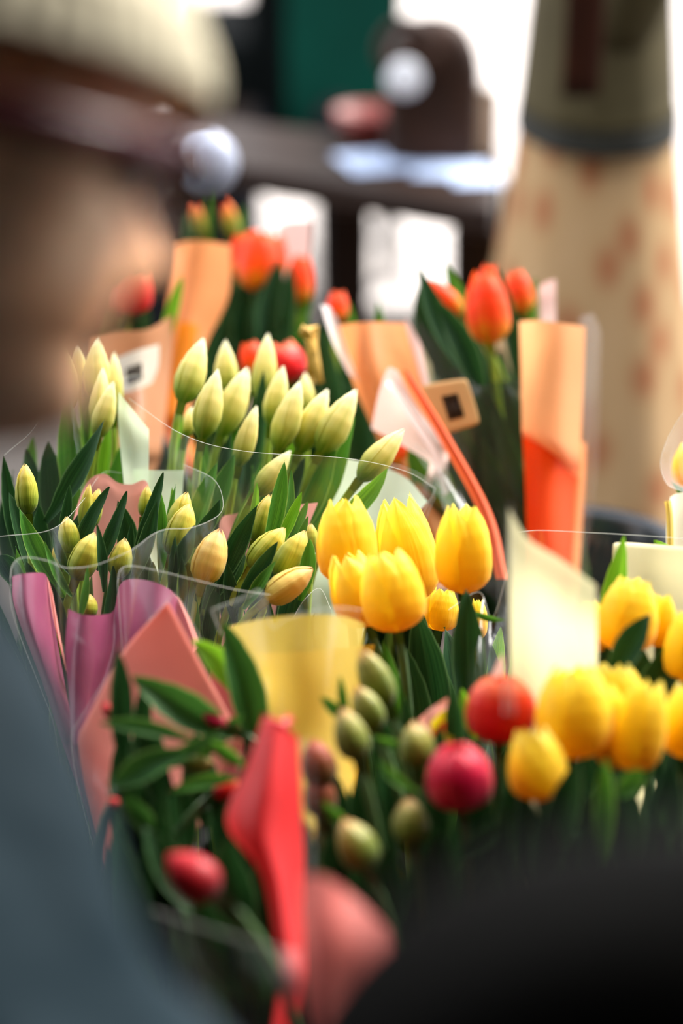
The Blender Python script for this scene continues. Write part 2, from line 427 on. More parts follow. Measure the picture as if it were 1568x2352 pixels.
LEAFSEED = [0]
def add_leaf(tl, tip, base, d, wpx, mat, dt=0.0, bend=(0, 0), fold=.7, hint=None, db=0.0):
    LEAFSEED[0] += 1
    T = W(tip[0], tip[1], d + dt); B = W(base[0], base[1], d + db)
    bv = (X * bend[0] - U * bend[1]) * d / K
    r = random.Random(LEAFSEED[0])
    h = hint or (-F * 1.0 + X * r.uniform(-.7, .7) + U * .2)
    bm = leaf_mesh(B, T, wpx * d / K, bv, h, fold, LEAFSEED[0])
    # nearest tulip of the bunch carries the leaf
    t = min(tl, key=lambda q: (q['px'] - Vector(base)).length + abs(q['d'] - d) * 800)
    return obj('leaf', bm, mat, t['e'])

#==================================================================== setting
exec_order = []
PAVE = mat_plain('pale_paving', (214, 208, 204), .7, .3, .08, 2.5)
ASPH = mat_plain('stall_floor', (70, 64, 60), .8, .3, .15, 8)
bm = bmesh.new(); box(bm, (-8, -2, -.1), (8, 5.2, 0)); tag(obj('floor', bm, ASPH, smooth=False), 'dark asphalt floor under the flower stall', kind='structure')
def mat_pave():
    m, n, l = nt('sunlit_paving')
    tc = n.new('ShaderNodeTexCoord'); br = n.new('ShaderNodeTexBrick'); br.inputs['Scale'].default_value = 1.6
    br.inputs['Color1'].default_value = lin((222, 214, 208)); br.inputs['Color2'].default_value = lin((206, 198, 194)); br.inputs['Mortar'].default_value = lin((150, 140, 134))
    br.inputs['Mortar Size'].default_value = .012
    l.new(tc.outputs['Object'], br.inputs['Vector'])
    p = principled(n, None, .6, .3); l.new(br.outputs['Color'], p.inputs['Base Color'])
    o = n.new('ShaderNodeOutputMaterial'); l.new(p.outputs[0], o.inputs[0]); return m
bm = bmesh.new(); box(bm, (-8, 5.2, -.1), (8, 14, 0)); tag(obj('floor', bm, mat_pave(), smooth=False), 'pale sunlit stone paving of the square', kind='structure')
bm = bmesh.new(); box(bm, (-8, 14, -.1), (8, 14.3, 4)); tag(obj('wall_back', bm, mat_plain('pale_render', (216, 212, 210), .8, .2, .06, 2), smooth=False), 'pale rendered wall across the square', kind='structure')
# unseen canopy and back wall, added to keep sky light off the front
CANV = mat_plain('shade_canvas', (104, 98, 88), .8, .2, .1, 12)
bm = bmesh.new(); box(bm, (-3.2, -2.0, 2.45), (3.2, 1.2, 2.48)); tag(obj('shade_canopy', bm, CANV, smooth=False), 'unseen dark canvas added over the stall to shade the foreground', kind='structure')
bm = bmesh.new(); box(bm, (-3.2, -2.1, 0), (3.2, -2.0, 2.5)); tag(obj('shade_wall', bm, mat_plain('shade_wall_dark', (66, 60, 54), .7, .3, .1, 3), smooth=False), 'unseen dark wall added behind the camera to block light', kind='structure')

bm = bmesh.new(); box(bm, (-2.4, -2.0, 0), (-2.37, 1.3, 2.45)); tag(obj('shade_screen_left', bm, CANV, smooth=False), 'unseen dark canvas screen added at the side to cut ambient light', kind='structure')  # side screens, added out of view to lower the ambient light
bm = bmesh.new(); box(bm, (2.37, -2.0, 0), (2.4, 1.1, 2.45)); tag(obj('shade_screen_right', bm, CANV, smooth=False), 'unseen dark canvas screen added at the side to cut ambient light', kind='structure')
# display bench with buckets
WOODD = mat_plain('dark_bench_wood', (58, 44, 36), .55, .4, .2, 14)
BLACKP = mat_plain('black_plastic', (24, 25, 27), .32, .5, .1, 20)
e = empty('display_bench', (.05, 1.68, 0), 'dark wooden display bench carrying the flower buckets', 'bench')
bm = bmesh.new()
for i in range(6): box(bm, (-.29, 1.03 + i * .25, .42), (.72, 1.03 + i * .25 + .24, .45))
obj('bench_top', bm, WOODD, e, smooth=False, bevel=.003)
for x in (-.24, .66):
    for y in (1.08, 2.42):
        bm = bmesh.new(); box(bm, (x - .03, y - .03, 0), (x + .03, y + .03, .42)); obj('leg', bm, WOODD, e, smooth=False, bevel=.003)
def bucket(c, r, h, label, z0=.45, mat=BLACKP):
    e = empty('flower_bucket', (c[0], c[1], z0), label, 'bucket')
    bm = bmesh.new()
    pr = [(.002, .004), (r * .74, .004), (r * .76, 0.0), (r * .8, .01), (r * .97, h - .03), (r, h - .028), (r, h - .01), (r + .008, h), (r + .004, h + .005), (r - .006, h), (r * .95, h - .03), (r * .76, .014), (.002, .012)]
    lathe(bm, pr, 64, centre=Vector((c[0], c[1], z0)))
    obj('pail', bm, mat, e)
    bm = bmesh.new()
    P = [Vector((c[0] + (r + .01) * math.cos(a), c[1] + (r + .01) * math.sin(a) , z0 + h - .02 - .08 * max(0, math.sin(a - PI)) )) for a in [PI + PI * i / 24 for i in range(25)]]
    tube(bm, P, .0022, 8); obj('handle', bm, mat_plain('grey_wire', (120, 122, 126), .3, .5, .05, 30, metal=.8), e)
    return e
#==================================================================== bunches
def R3(px, d, z): 
    p = W(px, 1250, d); return (p.x, p.y, z)

def filler(tl, root, box_, dr, n, mats, wr=(90, 140), seed=0, low=.10):
    r = random.Random(100 + seed)
    for i in range(n):
        px, py = r.uniform(box_[0], box_[2]), r.uniform(box_[1], box_[3]); d = r.uniform(*dr)
        T = W(px, py, d)
        B = Vector(root) + Vector((r.uniform(-.05, .05), r.uniform(-.04, .04), low + r.uniform(-.03, .05)))
        B.x += (T.x - B.x) * .35; B.y += (T.y - B.y) * .35
        LEAFSEED[0] += 1
        bm = leaf_mesh(B, T, r.uniform(*wr) * d / K, Vector((r.uniform(-.02, .02), r.uniform(-.02, .02), 0)), -F + X * r.uniform(-.8, .8) + U * .2, .6, LEAFSEED[0], 16)
        t = min(tl, key=lambda q: (q['base'] - T).length + .004 * len(q['e'].children))
        obj('leaf', bm, r.choice(mats), t['e'])

# ---- tall cream tulips, right bunch
rootA = (-.04, 1.70, .50)
A = []
G1 = 'tall cream tulips'
for lab, tip, base, d, w, dt in [
 ('plump cream tulip bud standing highest at the left end of the tall cream bunch', (472, 764), (416, 930), 1.82, 84, .01),
 ('cream tulip bud half hidden behind the plump leftmost bud of the tall bunch', (518, 772), (520, 915), 1.92, 66, 0),
 ('slender cream tulip bud in front of the high plump bud on the left', (503, 838), (462, 1012), 1.78, 80, 0),
 ('cream tulip bud leaning right just beside the slender front bud of the tall bunch', (572, 836), (505, 1005), 1.84, 84, 0),
 ('cream tulip bud with two pointed tips, tallest in the middle of the bunch', (616, 757), (600, 930), 1.90, 70, 0),
 ('cream tulip bud right of the two tipped tall one, above a dark leaf', (652, 832), (622, 985), 1.86, 68, 0),
 ('cream tulip bud leaning right, third from the outermost of the upper row', (690, 866), (636, 1040), 1.80, 78, 0),
 ('narrow cream tulip bud peeping out behind the leaning buds of the upper row', (700, 848), (702, 960), 1.93, 54, 0),
 ('cream tulip bud with a crooked tip leaning right in the tall bunch', (757, 885), (684, 1042), 1.81, 80, 0),
 ('large cream tulip bud leaning far right beside the orange wrapped bunch', (824, 884), (732, 1044), 1.80, 88, 0),
 ('lone cream tulip bud stretching out lowest right over the pale green paper', (934, 980), (822, 1106), 1.76, 76, 0),
 ('small cream tulip bud below the upper row, in the middle of the bunch', (592, 924), (545, 1075), 1.78, 58, 0),
 ('cream tulip bud seen through the cellophane above the green buds', (672, 1028), (585, 1140), 1.76, 64, 0),
 ('tiny cream tulip bud squeezed behind a dark leaf at the left stem', (442, 930), (424, 1008), 1.86, 40, 0),
]:
    A.append(tulip(lab, tip, base, d, w, 'slim', CREAM, rootA, dt=dt, group=G1))
for tip, base, d, w, m, bend in [
 ((425, 945), (380, 1180), 1.84, 26, LEAFB, (-8, 0)), ((462, 1030), (470, 1280), 1.80, 34, LEAFM, (0, 0)), ((548, 960), (480, 1230), 1.84, 44, LEAFM, (12, 0)),
 ((605, 850), (560, 1150), 1.88, 44, LEAFD, (14, 0)), ((618, 880), (590, 1120), 1.90, 40, LEAFM, (10, 0)), ((700, 960), (600, 1220), 1.85, 46, LEAFB, (10, 0)),
 ((655, 1010), (560, 1260), 1.80, 46, LEAFM, (10, 0)), ((815, 955), (690, 1240), 1.82, 62, LEAFM, (30, 10)), ((770, 1010), (660, 1270), 1.80, 60, LEAFM, (16, 0)),
 ((890, 1075), (750, 1220), 1.74, 50, LEAFB, (16, 18)), ((540, 1040), (430, 1290), 1.77, 64, LEAFM, (10, 0)), ((760, 1040), (730, 1260), 1.84, 40, LEAFB, (0, 0)),
 ((500, 1060), (420, 1300), 1.75, 60, LEAFM, (-6, 0)), ((530, 990), (500, 1280), 1.83, 50, LEAFD, (-6, 0)), ((600, 1060), (500, 1330), 1.77, 54, LEAFM, (10, 0)),
 ((700, 1050), (600, 1300), 1.79, 50, LEAFD, (6, 0)), ((640, 1000), (600, 1280), 1.90, 70, LEAFD, (0, 0)), ((560, 1000), (520, 1280), 1.93, 80, LEAFD, (0, 0)),
 ((470, 1010), (460, 1280), 1.9, 60, LEAFM, (0, 0)), ((730, 1060), (690, 1290), 1.88, 80, LEAFD, (0, 0)), ((790, 1060), (760, 1290), 1.86, 60, LEAFM, (0, 0)),
]:
    add_leaf(A, tip, base, d, w, m, bend=bend)

filler(A, rootA, (400, 1060, 800, 1300), (1.80, 1.95), 34, [LEAFD, LEAFM, LEAF], (60, 100), 1)
# ---- tall cream tulips, left bunch (behind the person's chin)
rootL = (-.17, 1.73, .50)
Lb = []
for lab, tip, base, d, w in [
 ('cream tulip bud at the outer edge of the left bunch, behind cellophane', (138, 776), (158, 945), 1.84, 64),
 ('short cream tulip bud second from the outside in the left cream bunch', (172, 787), (184, 905), 1.88, 52),
 ('tallest cream tulip bud of the left cream bunch', (222, 766), (218, 925), 1.84, 78),
 ('cream tulip bud behind the cluster, nearest the pale paper strip', (262, 798), (262, 960), 1.88, 50),
 ('cream tulip bud crossing in front of the tallest one of the left bunch', (236, 836), (224, 990), 1.81, 60),
 ('lowest cream tulip bud of the left bunch, leaning over a dark leaf', (264, 868), (222, 1010), 1.79, 62),
 ]:
    Lb.append(tulip(lab, tip, base, d, w, 'slim', CREAM, rootL, group='cream tulips of the left bunch'))
for tip, base, d, w, m, bend in [
 ((187, 850), (215, 1120), 1.84, 40, LEAFM, (0, 0)), ((240, 962), (105, 1200), 1.74, 66, LEAFD, (10, 30)), ((150, 900), (170, 1200), 1.80, 70, LEAFM, (0, 0)),
 ((255, 950), (230, 1180), 1.80, 40, LEAFB, (0, 0)), ((200, 930), (190, 1220), 1.84, 60, LEAFB, (0, 0)), ((110, 1010), (130, 1260), 1.80, 70, LEAFD, (0, 0)),
 ((60, 1030), (90, 1260), 1.82, 70, LEAFD, (0, 0)), ((285, 1010), (240, 1230), 1.84, 50, LEAFM, (0, 0)), ((75, 1000), (60, 1240), 1.86, 50, LEAFM, (0, 0)), ((8, 1045), (60, 1330), 1.74, 44, LEAFD, (-10, 0)),
 ((170, 960), (130, 1260), 1.87, 80, LEAFD, (0, 0)), ((30, 1080), (20, 1330), 1.85, 70, LEAFD, (0, 0)),
]:
    add_leaf(Lb, tip, base, d, w, m, bend=bend)

filler(Lb, rootL, (20, 1060, 300, 1300), (1.80, 1.98), 26, [LEAFD, LEAF], (60, 100), 2)
# ---- small green-yellow buds, in focus
rootG1 = (-.16, 1.56, .48); rootG2 = (-.06, 1.55, .48)
Gl, Gr = [], []
def gb(lst, root, rows):
    for lab, tip, base, d, w, mt in rows:
        lst.append(tulip(lab, tip, base, d, w, 'bud', mt, root, group='small closed green tulip buds', stem_r=.0027))
gb(Gl, rootG1, [
 ('green tulip bud standing alone at the left edge under the person\'s chin', (58, 1060), (64, 1184), 1.70, 56, GREENBUD),
 ('small pointed green tulip bud above the largest tilted bud on the left', (153, 1182), (162, 1272), 1.69, 52, GREENBUD),
 ('large green tulip bud tilted right, in front of the purple wrap', (222, 1217), (172, 1334), 1.67, 70, GREENBUD),
 ('round green tulip bud between two upright leaves near the cellophane edge', (288, 1230), (268, 1330), 1.68, 56, GREENBUD),
 ('thin pale tulip bud in front of the pink rounded paper, outer of two', (207, 1106), (188, 1212), 1.71, 30, GREENBUD),
 ('thin yellowish tulip bud in front of the pink rounded paper, inner of two', (229, 1117), (205, 1215), 1.72, 42, GREENBUD),
 ('green tulip bud behind the double bud above the dark centre', (432, 1124), (396, 1235), 1.71, 56, GREENBUD),
 ('green tulip bud with cream split tip in the centre of the small bunch', (438, 1150), (394, 1280), 1.69, 72, GREENBUD),
 ('small tulip bud glimpsed between dark leaves beside the pink paper', (340, 1111), (330, 1190), 1.74, 34, GREENBUD),
 ('dim green tulip bud low inside the fold of the purple wrap', (204, 1360), (202, 1420), 1.66, 46, GREENBUD),
 ('tiny green tulip bud tucked under a leaf beside the tilted bud', (122, 1254), (146, 1315), 1.70, 28, GREENBUD),
])
gb(Gr, rootG2, [
 ('cream yellow tulip bud with notched tip, most ripe of the small buds', (508, 1209), (462, 1344), 1.67, 82, PEACHBUD),
 ('narrow upright tulip bud beside a tall leaf, highest of the right buds', (622, 1129), (584, 1246), 1.71, 50, GREENBUD),
 ('green tulip bud with dark seam tilted right, left of its twin', (657, 1206), (574, 1308), 1.68, 68, GREENBUD),
 ('green tulip bud with dark seam next to the yellow tulips', (704, 1213), (636, 1330), 1.67, 70, GREENBUD),
 ('peach tinted tulip bud lying almost flat against the cellophane', (724, 1302), (610, 1380), 1.65, 74, PEACHBUD),
 ('tulip bud mostly hidden by the first yellow tulip', (715, 1198), (712, 1275), 1.73, 40, GREENBUD),
])
for tip, base, w, m, bend, d in [
 ((44, 1166), (150, 1370), 56, LEAFM, (-10, 30), 1.68), ((160, 1113), (134, 1260), 30, LEAFD, (6, 0), 1.71), ((251, 1118), (168, 1290), 48, LEAFD, (-6, 0), 1.69),
 ((291, 1128), (222, 1310), 46, LEAFD, (14, 0), 1.68), ((375, 1085), (305, 1330), 48, LEAFD, (4, 0), 1.69), ((360, 1150), (300, 1350), 44, LEAFD, (10, 0), 1.67),
 ((370, 1130), (370, 1350), 34, LEAFM, (10, 0), 1.70), ((505, 1148), (410, 1270), 46, LEAFD, (14, 22), 1.70), ((447, 1206), (400, 1320), 50, LEAFD, (10, 0), 1.66),
 ((222, 1202), (238, 1360), 30, LEAFD, (6, 0), 1.66), ((120, 1212), (162, 1320), 26, LEAFD, (-6, 20), 1.68), ((102, 1244), (165, 1370), 26, LEAFM, (-8, 20), 1.66),
 ((402, 1229), (392, 1400), 28, LEAFD, (0, 0), 1.66), ((417, 1272), (420, 1410), 26, LEAFD, (6, 0), 1.655), ((36, 1254), (70, 1380), 26, LEAFM, (0, 0), 1.68),
 ((0, 1275), (60, 1360), 60, LEAFD, (-10, -20), 1.66), ((201, 1300), (180, 1430), 24, LEAFM, (6, 0), 1.64), ((302, 1202), (270, 1380), 36, LEAFD, (8, 0), 1.72),
 ((395, 1118), (400, 1300), 24, LEAFB, (0, 0), 1.73), ((404, 1112), (380, 1240), 20, LEAFM, (0, 0), 1.72), ((270, 1150), (300, 1330), 60, LEAFD, (20, 0), 1.73),
 ((20, 1130), (100, 1380), 60, LEAFD, (0, 0), 1.72), ((90, 1160), (90, 1400), 70, LEAFD, (0, 0), 1.74), ((180, 1180), (150, 1420), 70, LEAFD, (0, 0), 1.73),
 ((320, 1220), (330, 1440), 60, LEAFD, (0, 0), 1.70), ((260, 1300), (250, 1480), 50, LEAFD, (0, 0), 1.67), ((430, 1290), (440, 1450), 70, LEAFD, (0, 0), 1.69),
 ((350, 1290), (370, 1440), 50, LEAFD, (0, 0), 1.66), ((110, 1330), (150, 1480), 50, LEAFD, (0, 0), 1.66), ((60, 1290), (120, 1440), 50, LEAFD, (0, 0), 1.70),
]:
    add_leaf(Gl, tip, base, d, w, m, bend=bend)
for tip, base, w, m, bend, d in [
 ((653, 1058), (605, 1290), 50, LEAFM, (8, 0), 1.69), ((668, 1080), (640, 1270), 34, LEAFM, (14, 0), 1.71), ((693, 1129), (630, 1270), 32, LEAFB, (6, 0), 1.70),
 ((707, 1150), (655, 1280), 34, LEAFM, (6, 0), 1.72), ((592, 1158), (500, 1360), 60, LEAFD, (-14, -10), 1.69), ((590, 1108), (575, 1220), 22, LEAFB, (6, 0), 1.72),
 ((638, 1244), (540, 1400), 44, LEAFD, (0, -6), 1.655), ((633, 1288), (560, 1400), 36, LEAFM, (0, 0), 1.65), ((712, 1236), (690, 1380), 46, LEAFM, (10, 0), 1.66),
 ((708, 1184), (670, 1290), 24, LEAFM, (0, 0), 1.71), ((575, 1220), (470, 1400), 60, LEAFD, (-10, 0), 1.71), ((520, 1290), (540, 1440), 40, LEAFD, (0, 0), 1.68),
 ((640, 1180), (600, 1400), 80, LEAFD, (0, 0), 1.73), ((560, 1250), (520, 1450), 80, LEAFD, (0, 0), 1.73), ((480, 1180), (470, 1400), 60, LEAFD, (0, 0), 1.74),
 ((500, 1340), (480, 1520), 60, LEAFD, (0, 0), 1.69), ((600, 1350), (560, 1520), 70, LEAFD, (0, 0), 1.68), ((690, 1300), (650, 1500), 80, LEAFD, (0, 0), 1.70),
 ((440, 1330), (450, 1520), 34, LEAFM, (0, 0), 1.67),
]:
    add_leaf(Gr, tip, base, d, w, m, bend=bend)

filler(Gl, rootG1, (-20, 1290, 470, 1480), (1.73, 1.84), 46, [LEAFD, LEAFD, LEAF], (60, 110), 3)
filler(Gr, rootG2, (420, 1360, 720, 1520), (1.66, 1.76), 22, [LEAFD], (60, 110), 14)
filler(Gr, rootG2, (440, 1280, 740, 1480), (1.73, 1.84), 30, [LEAFD, LEAFD, LEAF], (60, 110), 4)
# ---- open yellow tulips in the centre
rootY = (.07, 1.50, .50)
Y = []
for lab, tip, base, d, w, dt, rot in [
 ('large yellow tulip with a split crown, leftmost of the open ones', (786, 1132), (800, 1345), 1.62, 138, .0, .5),
 ('yellow tulip with fluted petal tips at the back, against pale green paper', (908, 1130), (955, 1385), 1.66, 140, .0, 1.1),
 ('round smooth yellow tulip standing apart on its upright stem', (1060, 1150), (1066, 1364), 1.60, 128, -.01, .1),
 ('yellow tulip with ragged petal tips partly behind the front one', (792, 1262), (850, 1440), 1.59, 128, .0, .9),
 ('front yellow tulip with long creased petals bending over its stem', (880, 1256), (915, 1452), 1.55, 146, .0, .0),
 ('yellow tulip half hidden below the round one', (1022, 1345), (1005, 1450), 1.68, 84, .0, .2),
 ('sliver of a yellow tulip behind the stem leaf of the round one', (1098, 1370), (1096, 1470), 1.72, 44, .0, .4),
]:
    Y.append(tulip(lab, tip, base, d, w, 'open', YELLOW, rootY, stem=STEMD, dt=dt, rot=rot, group='open yellow tulips in the centre'))
for tip, base, w, m, bend, d in [
 ((1070, 1352), (1080, 1700), 92, LEAFD, (0, 0), 1.57), ((955, 1400), (1010, 1740), 110, LEAFD, (10, 0), 1.62), ((1020, 1440), (1080, 1760), 110, LEAFD, (10, 0), 1.66),
 ((925, 1480), (960, 1760), 90, LEAFD, (10, 0), 1.60), ((1150, 1440), (1140, 1720), 60, LEAFB, (-10, 0), 1.70), ((1128, 1480), (1140, 1740), 70, LEAFD, (0, 0), 1.68),
 ((1160, 1424), (1075, 1400), 18, LEAFM, (0, 14), 1.58), ((860, 1270), (990, 1500), 40, LEAFD, (30, 0), 1.66), ((1010, 1520), (1060, 1790), 100, LEAFD, (0, 0), 1.64),
 ((880, 1470), (940, 1740), 60, LEAFM, (0, 0), 1.56), ((1100, 1500), (1090, 1790), 80, LEAFD, (0, 0), 1.64), ((1180, 1470), (1160, 1780), 70, LEAFM, (0, 0), 1.72),
]:
    add_leaf(Y, tip, base, d, w, m, bend=bend)

filler(Y, rootY, (870, 1480, 1200, 1800), (1.62, 1.74), 26, [LEAFD, LEAF], (90, 130), 5)
# ---- yellow tulips on the right, in front
rootR = (.17, 1.20, .50)
Rr = []
for lab, tip, base, d, w, rot in [
 ('biggest yellow tulip below the cream paper cone on the right', (1322, 1518), (1315, 1745), 1.40, 172, .2),
 ('yellow tulip with a bent outer petal, right of the biggest one', (1490, 1548), (1450, 1775), 1.40, 120, .9),
 ('low yellow tulip under the coral double tulip', (1215, 1664), (1245, 1840), 1.38, 132, .5),
 ('yellow tulip cut by the right edge, above the dark corner', (1590, 1560), (1575, 1745), 1.42, 120, .2),
 ('yellow tulip showing only its crown behind the biggest one', (1412, 1512), (1410, 1660), 1.46, 130, .7),
 ('narrow yellow tulip leaning between the biggest one and the bent one', (1380, 1560), (1420, 1770), 1.41, 100, .1),
 ('yellow tulip with fluted tips in front of the large cream paper', (1462, 1318), (1425, 1500), 1.52, 136, .6),
 ('small yellow tulip right of the fluted one by the cream paper', (1524, 1358), (1515, 1490), 1.54, 66, .3),
 ('yellow tulip bud at the inner edge of the cream paper sheet', (1352, 1372), (1378, 1500), 1.54, 60, .3),
 ('yellow tulip at the frame edge beside the large cream paper', (1588, 1395), (1575, 1570), 1.50, 110, .3),
 ('yellow tulip shining dimly through the cream paper cone', (1290, 1425), (1285, 1580), 1.50, 96, .3),
]:
    Rr.append(tulip(lab, tip, base, d, w, 'open', YELLOW, rootR, stem=STEMD, rot=rot, group='yellow tulips of the right bunch'))
for tip, base, w, m, bend, d in [
 ((1433, 1228), (1370, 1500), 62, LEAFB, (16, 0), 1.55), ((1496, 1408), (1400, 1580), 80, LEAFD, (-10, -6), 1.46), ((1540, 1480), (1480, 1700), 110, LEAFD, (0, 0), 1.50),
 ((1470, 1480), (1440, 1700), 120, LEAFD, (0, 0), 1.52), ((1390, 1470), (1400, 1700), 90, LEAFD, (0, 0), 1.52), ((1330, 1740), (1260, 2000), 90, LEAFD, (0, 0), 1.36),
 ((1420, 1760), (1440, 2020), 110, LEAFD, (0, 0), 1.37), ((1480, 1770), (1420, 1830), 60, LEAFM, (0, -10), 1.36), ((1300, 1760), (1340, 2060), 110, LEAFD, (0, 0), 1.40),
 ((1540, 1720), (1480, 2000), 120, LEAFD, (0, 0), 1.40), ((1190, 1800), (1230, 2060), 100, LEAFD, (0, 0), 1.40), ((1570, 1640), (1560, 1900), 120, LEAFD, (0, 0), 1.45),
 ((1390, 1740), (1380, 1980), 60, LEAFM, (0, 0), 1.35), ((1250, 1840), (1250, 2100), 90, LEAFD, (0, 0), 1.36), ((1500, 1560), (1520, 1800), 130, LEAFD, (0, 0), 1.50),
 ((1500, 1240), (1560, 1300), 40, LEAFB, (0, 0), 1.75), ((1440, 1600), (1430, 1850), 160, LEAFD, (0, 0), 1.48),
 ((1350, 1600), (1330, 1850), 160, LEAFD, (0, 0), 1.49),
]:
    add_leaf(Rr, tip, base, d, w, m, bend=bend)

filler(Rr, rootR, (1180, 1780, 1600, 2050), (1.36, 1.50), 34, [LEAFD], (110, 160), 6)
filler(Rr, rootR, (1180, 1730, 1600, 1880), (1.44, 1.53), 22, [LEAFD], (110, 150), 16)
# ---- mixed red and olive buds, front centre
rootP = (.06, 1.20, .50)
Pp = []
for lab, tip, base, d, w, kind, mt, dt in [
 ('long olive tulip bud with reddish tip, topmost in front of the yellow paper', (826, 1482), (892, 1625), 1.44, 78, 'bud', OLIVEBUD, 0),
 ('olive tulip bud just below the topmost long bud', (816, 1570), (866, 1680), 1.42, 74, 'bud', OLIVEBUD, 0),
 ('olive tulip bud with pale ridge left of the bud cluster', (784, 1620), (824, 1748), 1.38, 84, 'bud', OLIVEBUD, 0),
 ('stout olive tulip bud beside the crimson round tulip', (952, 1650), (958, 1768), 1.40, 88, 'bud', OLIVEBUD, 0),
 ('olive tulip bud straight below the stout one, facing the viewer', (934, 1826), (950, 1944), 1.37, 92, 'bud', OLIVEBUD, 0),
 ('lowest olive tulip bud, lit on top, beside the pink paper', (786, 1874), (846, 2000), 1.34, 98, 'bud', OLIVEBUD, 0),
 ('rusty tulip bud nearest the red paper, upper of two', (716, 1690), (744, 1812), 1.40, 84, 'bud', RUSTBUD, 0),
 ('rusty tulip bud nearest the red paper, lower of two', (730, 1766), (738, 1880), 1.40, 78, 'bud', RUSTBUD, 0),
]:
    Pp.append(tulip(lab, tip, base, d, w, kind, mt, rootP, stem=STEMD, dt=dt, group='olive tulip buds in front'))
Pp.append(tulip('round crimson double tulip in front, below the coral one', (1046, 1706), (1062, 1856), 1.37, 142, 'round', REDPINK, rootP, stem=STEMD, n6=10, group='round double tulips', dt=-.012))
Pp.append(tulip('coral red double tulip touching the cream paper cone', (1152, 1546), (1146, 1704), 1.42, 150, 'round', CORAL, rootP, stem=STEMD, n6=10, group='round double tulips', dt=-.01))
for tip, base, w, m, bend, d in [
 ((780, 1550), (800, 1680), 30, LEAFM, (0, 0), 1.43), ((735, 1600), (800, 1660), 34, LEAFM, (0, 0), 1.43), ((855, 1690), (940, 1720), 26, LEAFM, (0, 8), 1.40),
 ((872, 1745), (960, 1820), 30, LEAFM, (-16, 14), 1.37), ((740, 1840), (800, 1900), 34, LEAFM, (0, 0), 1.36), ((1150, 1890), (1060, 1960), 50, LEAFD, (0, 0), 1.36),
 ((1010, 1660), (1010, 1900), 60, LEAFD, (0, 0), 1.42), ((890, 1700), (890, 1950), 100, LEAFD, (0, 0), 1.43), ((990, 1740), (980, 2000), 110, LEAFD, (0, 0), 1.42),
 ((1100, 1800), (1100, 2060), 100, LEAFD, (0, 0), 1.40), ((830, 1760), (850, 2010), 100, LEAFD, (0, 0), 1.42), ((1180, 1700), (1160, 1960), 90, LEAFD, (0, 0), 1.43),
 ((760, 1760), (780, 2000), 90, LEAFD, (0, 0), 1.42), ((900, 1930), (900, 2150), 110, LEAFD, (0, 0), 1.37), ((1010, 1900), (1020, 2150), 110, LEAFD, (0, 0), 1.37),
 ((930, 1600), (940, 1850), 60, LEAFD, (0, 0), 1.46), ((880, 1620), (880, 1850), 70, LEAFD, (0, 0), 1.47), ((1040, 1570), (1060, 1800), 60, LEAFD, (0, 0), 1.45),
 ((760, 1920), (790, 2150), 110, LEAFD, (0, 0), 1.38), ((700, 1880), (730, 2100), 90, LEAFD, (0, 0), 1.40), ((1130, 1960), (1130, 2200), 120, LEAFD, (0, 0), 1.37),
 ((1060, 1580), (1090, 1700), 40, LEAFB, (0, 0), 1.48), ((860, 1840), (880, 2050), 110, LEAFD, (0, 0), 1.41),
]:
    add_leaf(Pp, tip, base, d, w, m, bend=bend)

filler(Pp, rootP, (700, 1780, 1180, 2150), (1.36, 1.48), 40, [LEAFD], (110, 160), 7)
# ---- red tulips in loose leaves, front left
rootQ = (-.07, 1.20, .50)
Q = []
for lab, tip, base, d, w, mt in [
 ('crimson tulip bud peeping out under a folded bright leaf', (462, 1640), (524, 1668), 1.42, 38, REDPINK),
 ('bright red tulip bud beside the red paper, half under a leaf', (552, 1790), (490, 1830), 1.42, 46, CORAL),
 ('dark red tulip bud low between the sleeve and the red paper', (378, 1962), (500, 2056), 1.26, 112, REDDARK),
 ('green tulip bud lying sideways among the loose leaves', (496, 1752), (408, 1748), 1.42, 42, OLIVEBUD),
 ('small dark crimson bud against the salmon paper, behind the upright leaf', (236, 1612), (262, 1650), 1.43, 30, REDDARK),
 ('tiny red bud beside the person\'s sleeve', (250, 1832), (272, 1850), 1.40, 24, CORAL),
]:
    Q.append(tulip(lab, tip, base, d, w, 'bud', mt, rootQ, stem=STEMD, group='red tulips among loose leaves'))
